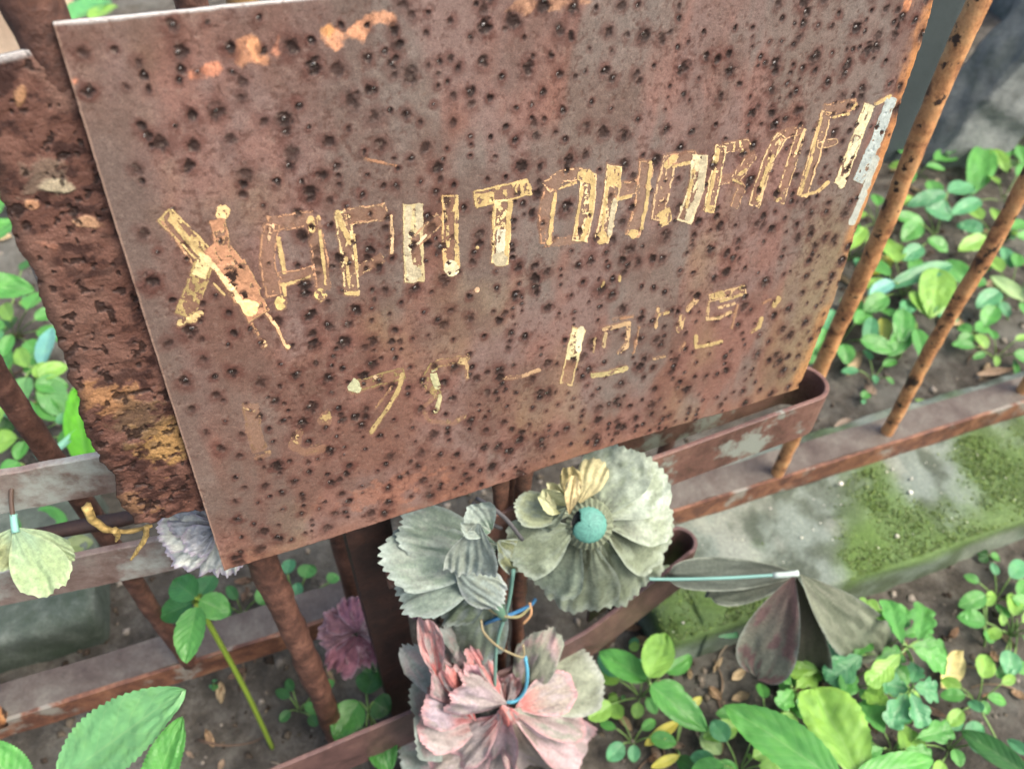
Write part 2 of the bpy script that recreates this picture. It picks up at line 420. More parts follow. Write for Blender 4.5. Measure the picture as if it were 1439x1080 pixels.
# ================================================================== STONES AND KERB
def rough_box(name, O, ax, ay, az, nx, ny, nz, amp, mat, parent=None, seed=0, freq=14, colf=None):
    """box spanned by three edge vectors from corner O, its faces divided and roughened"""
    O, ax, ay, az = [np.asarray(q, float) for q in (O, ax, ay, az)]
    V, Fc = [], []; idx = {}
    def vid(i, j, k):
        if (i, j, k) not in idx:
            idx[(i, j, k)] = len(V); V.append((i / nx, j / ny, k / nz))
        return idx[(i, j, k)]
    for i in range(nx):
        for j in range(ny):
            for k, fl in ((0, 1), (nz, 0)):
                q = [vid(i, j, k), vid(i + 1, j, k), vid(i + 1, j + 1, k), vid(i, j + 1, k)]; Fc.append(tuple(q[::-1] if fl else q))
    for i in range(nx):
        for k in range(nz):
            for j, fl in ((0, 0), (ny, 1)):
                q = [vid(i, j, k), vid(i + 1, j, k), vid(i + 1, j, k + 1), vid(i, j, k + 1)]; Fc.append(tuple(q[::-1] if fl else q))
    for j in range(ny):
        for k in range(nz):
            for i, fl in ((0, 1), (nx, 0)):
                q = [vid(i, j, k), vid(i, j + 1, k), vid(i, j + 1, k + 1), vid(i, j, k + 1)]; Fc.append(tuple(q[::-1] if fl else q))
    Q = np.array(V); P = O + Q[:, :1] * ax + Q[:, 1:2] * ay + Q[:, 2:] * az
    C = P.mean(0); g1, g2 = VN(seed), VN(seed + 1)
    d = np.stack([g1.fbm(P[:, 0] * freq + P[:, 2] * freq * .7, P[:, 1] * freq + 3, 4), g1.fbm(P[:, 1] * freq + 7, P[:, 2] * freq + P[:, 0] * freq * .5, 4),
                  g2.fbm(P[:, 0] * freq + 5, P[:, 2] * freq + P[:, 1] * freq, 4)], 1) - .5
    inside = np.maximum(np.maximum(np.abs(Q[:, 0] - .5), np.abs(Q[:, 1] - .5)), np.abs(Q[:, 2] - .5))
    ec = (np.sort(np.abs(Q - .5), 1)[:, 1] > .47)
    P = P + d * amp * 2; P[ec] += (C - P[ec]) / np.linalg.norm(C - P[ec], axis=1)[:, None] * amp * .9
    return link(name, mesh(name, P, Fc, True, None if colf is None else colf(P)), mat, parent)
k0 = on_z(860, 760, .05); kd = (k0 - RAIL_A) @ RD
KO = RAIL_A + RD * kd - RN * .135; KO[2] = -.12
mg = VN(77)
def moss_mask(P):
    P = np.atleast_2d(P); a = (P - KO) @ RD; b = (P - KO) @ RN
    m = mg.fbm(P[:, 0] * 11, P[:, 1] * 11 + P[:, 2] * 9, 5) + .26 * (1 - np.clip(b, 0, .135) / .085) + .5 * np.clip(a - .25, -.3, .15)
    return sst(.38, .78, m)
def kerb_col(P):
    f = mg.fbm(P[:, 0] * 34 + 9, P[:, 1] * 34 + P[:, 2] * 30, 5); m = moss_mask(P)
    c = mixc(np.ones((len(P), 3)) * np.array([.165, .2, .175]), (.075, .092, .072), sst(.42, .66, f))
    c = mixc(c, (.24, .265, .23), sst(.52, .7, mg.fbm(P[:, 0] * 22 + 60, P[:, 1] * 22, 4)) * .7)
    return mixc(c, (.085, .15, .035), m * .85 * (.25 + .75 * sst(.03, .058, P[:, 2])))
M_kerbc = attr_mat('kerb_concrete_moss', .95, 0, 420, .0016, .2, colnoise=230)
kerb = rough_box('concrete_kerb', KO, RD * 1.6, RN * .21, (0, 0, .183), 300, 44, 22, .0065, M_kerbc, None, 21, 18, kerb_col)
tag(kerb, 'weathered mossy concrete kerb under the rusty fence rail on the right', 'kerb')
# moss cushions on the kerb
cand = KO[None] + RD * g.uniform(0, 1.0, 60000)[:, None] + RN * g.uniform(.002, .13, 60000)[:, None]; cand[:, 2] = .062
mk_ = moss_mask(cand); cand = cand[mk_ ** 1.6 * .7 > g.random(60000)][:17000]; cand[:, 2] += .003 * g.random(len(cand))
scatter_chunks('moss', cand, .0005 + .0013 * g.random(len(cand)) ** 2, [(.08, .13, .03), (.12, .18, .045), (.06, .09, .025), (.16, .21, .09)],
               'patches of green moss growing on the concrete kerb', 'moss', M_crumb, .9)
n = 110
a_, b_ = g.uniform(0, 1.0, n), g.uniform(.01, .12, n)
pp = KO[None] + RD * a_[:, None] + RN * b_[:, None]; pp[:, 2] = .068
scatter_chunks('white_grit', pp, .0009 + .0032 * g.random(n) ** 3, [(.6, .6, .52), (.7, .68, .6), (.45, .45, .36)],
               'scattered white specks of fallen blossom on the kerb', 'debris', M_crumb, .5)

# broken slab, top right
q0 = gp(1225, 232); q1 = gp(1345, 215); q0[2] = q1[2] = -.02
sdir = nrm([q1[0] - q0[0], q1[1] - q0[1], 0]); sback = np.array([-sdir[1], sdir[0], 0])
sl_ = empty('broken_slab', q0, 'broken grey concrete slab standing behind the fence at the upper right', 'slab')
q0b = q0 - sdir * .35
rough_box('shade_painted_panel', q0b, sdir * .43, sback * .07, (0, 0, .95), 16, 5, 30, .002, M_slabp, sl_, 31, 9)  # front face; its shade is part of the material colour
rough_box('raw_edge', q0 + sdir * .083 - sback * .035, sdir * .15 - sback * .03, sback * .1, (sdir[0] * .3, sdir[1] * .3, .6), 24, 14, 40, .011, M_slab, sl_, 33, 34)
q2 = gp(1500, 120)
rubble = rough_box('stone_block', q2 + np.array([-.02, .25, -.05]), (.5, -.02, 0), (0, .3, 0), (0, 0, .5), 16, 10, 14, .02, M_slab, None, 36, 10)
tag(rubble, 'dark rough stone block in the shade at the upper right corner', 'stone block')
# mossy block behind the rail, left
b0 = gp(-120, 1010); b0[2] = -.03
lb = rough_box('mossy_block', b0 + RN * .02, RD * .2, RN * .2, (0, 0, .125), 24, 14, 14, .006, M_block, None, 41, 12)
tag(lb, 'low greenish concrete block behind the lower rail at the left', 'concrete block')
# pale stone far behind, top left corner
p0 = gp(-60, 120); p0[2] = -.03
ps = rough_box('pale_stone', p0 + np.array([-.5, .0, 0]), (.72, .05, 0), (-.02, .2, 0), (0, 0, .4), 12, 6, 10, .008, M_sand, None, 43, 7)
tag(ps, 'pale sandy gravestone beyond the plaque in the upper left corner', 'gravestone')

# ================================================================== FENCE
fence = empty('iron_fence', (RAIL_A[0], RAIL_A[1], 0.0), 'rusty iron fence of thin upright bars on a low angle iron rail', 'fence')
def rail_mesh(z0, z1, y0, y1, name, mat, a=-.35, b=1.75, seed=0):
    nn = 120; V, Fc = [], []; gg = VN(seed)
    for i in range(nn):
        p = RAIL_A + RD * (a + (b - a) * i / (nn - 1))
        for (yy, zz) in ((y0, z0), (y0, z1), (y1, z1), (y1, z0)):
            e = (gg.one(np.array([i * .6 + yy * 900]), np.array([zz * 700]))[0] - .5) * .0012
            V.append(np.array([p[0], p[1], 0]) + RN * (yy + e) + np.array([0, 0, zz + e]))
    for i in range(nn - 1):
        for k in range(4):
            k2 = (k + 1) % 4; Fc.append((i * 4 + k, (i + 1) * 4 + k, (i + 1) * 4 + k2, i * 4 + k2))
    Fc += [(0, 1, 2, 3), tuple((nn - 1) * 4 + k for k in (3, 2, 1, 0))]
    return link(name, mesh(name, V, Fc, False), mat, fence)
rail_mesh(.066, .098, 0, .004, 'rail_face', M_rail, seed=1)
rail_mesh(.0945, .0985, .004, .04, 'rail_flange', M_railtop, seed=2)
def vbar(px, py, z0, z1, r, mat, parent, name='bar', seed=0, zr=.0985, flake=0.):
    b = on_z(px, py, zr); nn = int((z1 - z0) / .006) + 2
    pts = [(b[0] + .0015 * math.sin(k * .13 + seed), b[1], z0 + (z1 - z0) * k / (nn - 1)) for k in range(nn)]
    V, Fc = tube(pts, r, 16, True, .16, seed, flake)
    return link(name, mesh(name, V, Fc, True), mat, parent), b
bars = []
barpx = [(1092, 664), (1245, 606), (262, 925), (1436, 549)]
barw = [on_z(x, y, .0985) for x, y in barpx]
step = (barw[1] - barw[0])
for k, (x, y) in enumerate(barpx): vbar(x, y, .09, 1.05, .008, M_tube if x < 500 else M_bar, fence, 'bar', k)
lb0 = barw[2]; sp = (barw[0] - lb0) / 4
for k in (1, 2, 3):
    p = lb0 + sp * k
    V, Fc = tube([(p[0], p[1], .09 + .95 * q / 90) for q in range(91)], .008, 14, True, .16, 20 + k)
    link('bar', mesh('bar', V, Fc, True), M_tube, fence)
for k in (-1, 3):
    p = lb0 - sp if k == -1 else barw[0] + step * k
    V, Fc = tube([(p[0], p[1], .09 + .95 * q / 90) for q in range(91)], .008, 14, True, .16, 30 + k)
    link('bar', mesh('bar', V, Fc, True), M_bar, fence)

# left panel: thick rusty tube with two flat strips running left
TP = on_plate(380, 812, .055)
lp = empty('fence_panel', (TP[0], TP[1], 0), 'fence panel of a thick flaking rusty post and two flat strips at the left', 'fence')
nn = 170
pts = [(TP[0] + .002 * math.sin(k * .05), TP[1], -.02 + 1.0 * k / (nn - 1)) for k in range(nn)]
V, Fc = tube(pts, .0105, 22, True, .11, 51, .07)
link('post', mesh('post', V, Fc, True), M_tube, lp)
def left_strip(bx, by, lx, ly, h, name, seed):
    d = depth((TP[0], TP[1], .5)); z = None
    r = ray(bx, by); t = TP[1] / r[1] if False else np.hypot(TP[0], TP[1]) / np.hypot(r[0], r[1])
    z = CAM[2] + r[2] * t
    A = np.array([TP[0], TP[1], z]) + PN * .0135 * np.array([1, 1, 0]); B = on_z(lx, ly, z); dv = B - A
    path = [A + dv * (k / 24 * 1.5) for k in range(25)]
    link(name, ribbon(path, h, .005, seed), M_lstrip, lp)
    return A, dv, z
SA, SD, SZ = left_strip(330, 677, 0, 719, .036, 'cross_strip', 3)
LA, LD, LZ = left_strip(372, 793, 0, 848, .04, 'cross_strip', 4)
zr = (SZ + LZ) / 2 + .0
rp = [LA + LD * (.05 + 1.1 * k / 30) + np.array([0, 0, .048]) + PN * .016 * np.array([1, 1, 0]) for k in range(31)]
V, Fc = tube(rp, .005, 10, True, .2, 61); link('rod', mesh('rod', V, Fc, True), M_dark, lp)

# ================================================================== GRAVE MARKER
PO = on_plate(518, 800, .05)
mk = empty('grave_marker', (PO[0], PO[1], 0), 'rusted sheet iron grave plaque with worn cream lettering on a dark post', 'grave marker')
# ---- plaque surface: a fine sheet whose pits and flakes are real relief
W0 = .445
vT, vB = 0.0, plate_uv(315, 801)[1]
rp_ = [(1335, -70), (1312, 0), (1288, 82), (1270, 130), (1257, 178), (1238, 235), (1218, 285), (1199, 335), (1183, 385), (1170, 428), (1152, 470), (1136, 512), (1121, 546)]
ruv = np.array([plate_uv(x, y) for x, y in rp_]); ruv = ruv[np.argsort(ruv[:, 1])]
luv = np.array([plate_uv(x, y) for x, y in ((74, 33), (150, 280), (210, 470), (315, 801))])
buv = np.array([plate_uv(x, y) for x, y in ((315, 801), (420, 770), (560, 725), (700, 680), (800, 645), (960, 595), (1040, 573), (1121, 546))])
nR, nC = 560, 780
e1, e2, e3 = VN(101), VN(102), VN(103)
vv = np.linspace(0, 1, nR)[:, None]; uu = np.linspace(0, 1, nC)[None]
def edges(v):
    ur = np.interp(v, ruv[:, 1], ruv[:, 0]) + .0028 * (e1.fbm(v * 160, v * 0 + .5, 4) - .5)
    ul = np.interp(v, luv[:, 1], luv[:, 0]) + .0005 * (e1.fbm(v * 120, v * 0 + 9.5, 3) - .5)
    return ul, ur
vm = vT + (vB - vT) * vv
UL, UR = edges(vm)
U = UL + (UR - UL) * uu
Vb = np.interp(U[-1:], buv[:, 0], buv[:, 1]) + .0010 * (e2.fbm(U[-1:] * 170, U[-1:] * 0, 4) - .5)
Vt = .0008 * (e2.fbm(U[:1] * 60, U[:1] * 0 + 4, 3) - .5)
Vv = Vt + (Vb - Vt) * vv
U = U + 0 * Vv
du, dv_ = (U[:, -1] - U[:, 0]).mean() / (nC - 1), (vB - vT) / (nR - 1)
Hh = .0007 * (e1.fbm(U * 45, Vv * 45, 4) - .5) + .00022 * (e2.fbm(U * 420, Vv * 420, 3) - .5)
P3 = P0 + PH * U[..., None] + PV * Vv[..., None]
PX = to_px(P3)
xx, yy = PX[..., 0], PX[..., 1]
# colours of the metal, plus sky light painted along the top edge
n1 = e1.fbm(U * 28 + 3, Vv * 16 + 3, 5); n2 = e2.fbm(U * 60, Vv * 34 + 8, 5); n3 = e3.fbm(U * 34, Vv * 9 + 2, 4)
C = np.ones((nR, nC, 3)) * np.array([.146, .077, .058])
C = mixc(C, (.168, .118, .106), sst(.40, .68, n1 + .28 * (1 - Vv / vB) - .1) * .85)
C = mixc(C, (.19, .1, .08), sst(.44, .74, n2 + .10 * sst(.12, .3, U)) * .65)
C = mixc(C, (.13, .122, .108), sst(.53, .71, n3 + .14 * (1 - Vv / vB)) * .6)
C = mixc(C, (.21, .15, .085), sst(.5, .7, e3.fbm(U * 22 + 9, Vv * 12, 4) + .25 * sst(.22, .42, U) * sst(.1, .3, Vv) - .12) * .4)
C = mixc(C, (.10, .062, .05), sst(.5, .72, e2.fbm(U * 30 + 50, Vv * 30 + 5, 5) + .16 * (1 - sst(.0, .16, U))) * .55)
def spot(cx, cy, rx, ry, rot=0., nf=1.3, sd=e3):
    a = math.radians(rot); dx, dy = xx - cx, yy - cy
    p = dx * math.cos(a) + dy * math.sin(a); q = -dx * math.sin(a) + dy * math.cos(a)
    return 1 - sst(.55, 1.0, np.sqrt((p / rx) ** 2 + (q / ry) ** 2) * .8 + nf * 2 * (sd.fbm(U * 150, Vv * 150, 5) - .5))
for (cx, cy, rx, ry, ro, col, am) in [
        (290, 96, 26, 10, -15, (.52, .22, .13), .9), (345, 78, 20, 22, 0, (.45, .22, .12), .7), (360, 70, 7, 14, 0, (.6, .3, .15), .8),
        (100, 115, 9, 9, 0, (.6, .25, .15), .9), (490, 45, 30, 12, -20, (.6, .3, .17), .9), (525, 30, 26, 10, -15, (.55, .28, .16), .8),
        (462, 42, 8, 8, 0, (.6, .3, .12), .9), (1274, 5, 8, 12, 0, (.62, .27, .13), .9), (390, 60, 6, 18, 10, (.5, .22, .13), .7),
        (545, 690, 60, 14, -15, (.27, .12, .075), .5), (620, 720, 80, 14, -15, (.27, .12, .075), .5), (760, 5, 50, 8, -5, (.5, .28, .16), .6)]:
    C = mixc(C, col, spot(cx, cy, rx, ry, ro) * am)
dr = (UR - U)
C = mixc(C, (.46, .21, .075), (1 - sst(.001, .011, dr + .012 * (e3.fbm(U * 150, Vv * 60, 4) - .5))) * sst(.3, .55, e2.fbm(U * 20, Vv * 14, 3) + .12) * .85)
C = mixc(C, (.23, .2, .1), (1 - sst(.004, .05, dr + .02 * (e3.fbm(U * 60, Vv * 40, 3) - .5))) * sst(.12, .2, Vv) * .32)
dl_ = U - UL
C = mixc(C, (.30, .2, .15), (1 - sst(.0003, .0012, dl_)) * .8)
C = mixc(C, (.42, .42, .41), (1 - sst(.0002, .0014, Vv - Vt + .001 * (e3.fbm(U * 90, Vv * 0 + 3, 3) - .5))) * .8)  # sky light on the dusty top edge, put into the colour
db = (Vb - Vv)
C = mixc(C, (.25, .105, .06), (1 - sst(.0, .02, db + .012 * (e3.fbm(U * 100, Vv * 100, 3) - .5))) * .3)
R = .5 + .16 * (e3.fbm(U * 50, Vv * 50, 4) - .5) - .05 * (1 - Vv / vB)
C = C * (1 + .34 * (e2.fbm(U * 900 + 7, Vv * 900, 2) - .5) + .2 * (e1.fbm(U * 330 + 7, Vv * 330, 3) - .5))[..., None]
# rust pits: dark stained craters with a shiny blister, denser in vertical streaks
gp_ = np.random.default_rng(5); pits = []
tries = 0
while len(pits) < 1050 and tries < 24000:
    tries += 1
    u_, v_ = gp_.uniform(.003, .44), gp_.uniform(.003, vB - .003)
    den = .45 + 1.1 * (e2.fbm(np.array([u_ * 32 + 70]), np.array([v_ * 9]), 3)[0] - .32) + .15 * (u_ > .1)
    if gp_.random() > den: continue
    r_ = .0011 + .0022 * gp_.random() ** 1.7
    md = (.0078 if u_ < .2 else .0086) if gp_.random() < .8 else .0045
    if any((u_ - a) ** 2 + ((v_ - b) * .8) ** 2 < md ** 2 for a, b, _ in pits): continue
    pits.append((u_, v_, r_))
    if gp_.random() < .16:                            # a run of pits below it
        for q in range(gp_.integers(1, 3)):
            u_ += gp_.normal(0, .0011); v_ += .0038 + .0026 * gp_.random(); pits.append((u_, v_, r_ * (.55 + .5 * gp_.random())))
dark = np.zeros((nR, nC)); halo = np.zeros((nR, nC)); core = np.zeros((nR, nC)); hp = np.zeros((nR, nC))
wob = (e3.fbm(U * 480, Vv * 480, 3) - .5); wob2 = (e1.fbm(U * 260 + 3, Vv * 260, 3) - .5)
vrow = Vv[:, nC // 2]
for (u_, v_, r_) in pits:
    R_ = r_ * 3.6
    i0, i1 = np.searchsorted(vrow, v_ - R_ - .004), np.searchsorted(vrow, v_ + R_ + .004)
    ur_ = U[min(i0, nR - 1)]
    j0, j1 = np.searchsorted(ur_, u_ - R_ - .003), np.searchsorted(ur_, u_ + R_ + .003)
    if i1 - i0 < 2 or j1 - j0 < 2: continue
    s_ = np.s_[i0:i1, j0:j1]
    d_ = np.hypot(U[s_] - u_, (Vv[s_] - v_) * .88)
    ia = gp_.uniform(.5, 1.0) ** .7
    dd = d_ / r_ + wob[s_] * 1.5
    halo[s_] = np.maximum(halo[s_], (1 - sst(.8, 2.9, d_ / r_ + wob2[s_] * 2.4)) * ia)
    dark[s_] = np.maximum(dark[s_], (1 - sst(.45, 1.5, dd)) * ia)
    hp[s_] = np.minimum(hp[s_], -.0008 * (1 - sst(.15, 1.15, dd)) * ia)
    hp[s_] += .00025 * np.exp(-((dd - 1.35) / .35) ** 2) * ia
    cx_, cy_ = u_ + .3 * r_ * gp_.normal(), v_ - .25 * r_
    dc = np.hypot(U[s_] - cx_, Vv[s_] - cy_) / max(r_ * .36, .0006)
    if ia > .74 and gp_.random() < .6:
        cc = 1 - sst(.5, 1.0, dc); core[s_] = np.maximum(core[s_], cc); hp[s_] += .0009 * np.clip(1 - dc ** 2, 0, 1)
# fine freckles
fr = sst(.60, .80, e3.fbm(U * 520 + 31, Vv * 430, 4) + .35 * (e2.fbm(U * 30, Vv * 12 + 77, 3) - .5))
C = mixc(C, (.07, .032, .024), fr * .55); hp -= .00018 * fr
C = mixc(C, (.08, .032, .025), halo * .8)
C = mixc(C, (.014, .007, .0055), np.clip(dark * 1.1, 0, .96))
R = R + .22 * dark * (1 - core) - .62 * core; C = mixc(C, (.6, .58, .56), sst(.6, .95, core) * .5)  # pale metallic core puts a glint into the blister's colour
Hh = Hh + hp
lt = sst(.70, .76, e2.fbm(U * 520, Vv * 520, 2)); C = mixc(C, (.3, .24, .2), lt * .12)
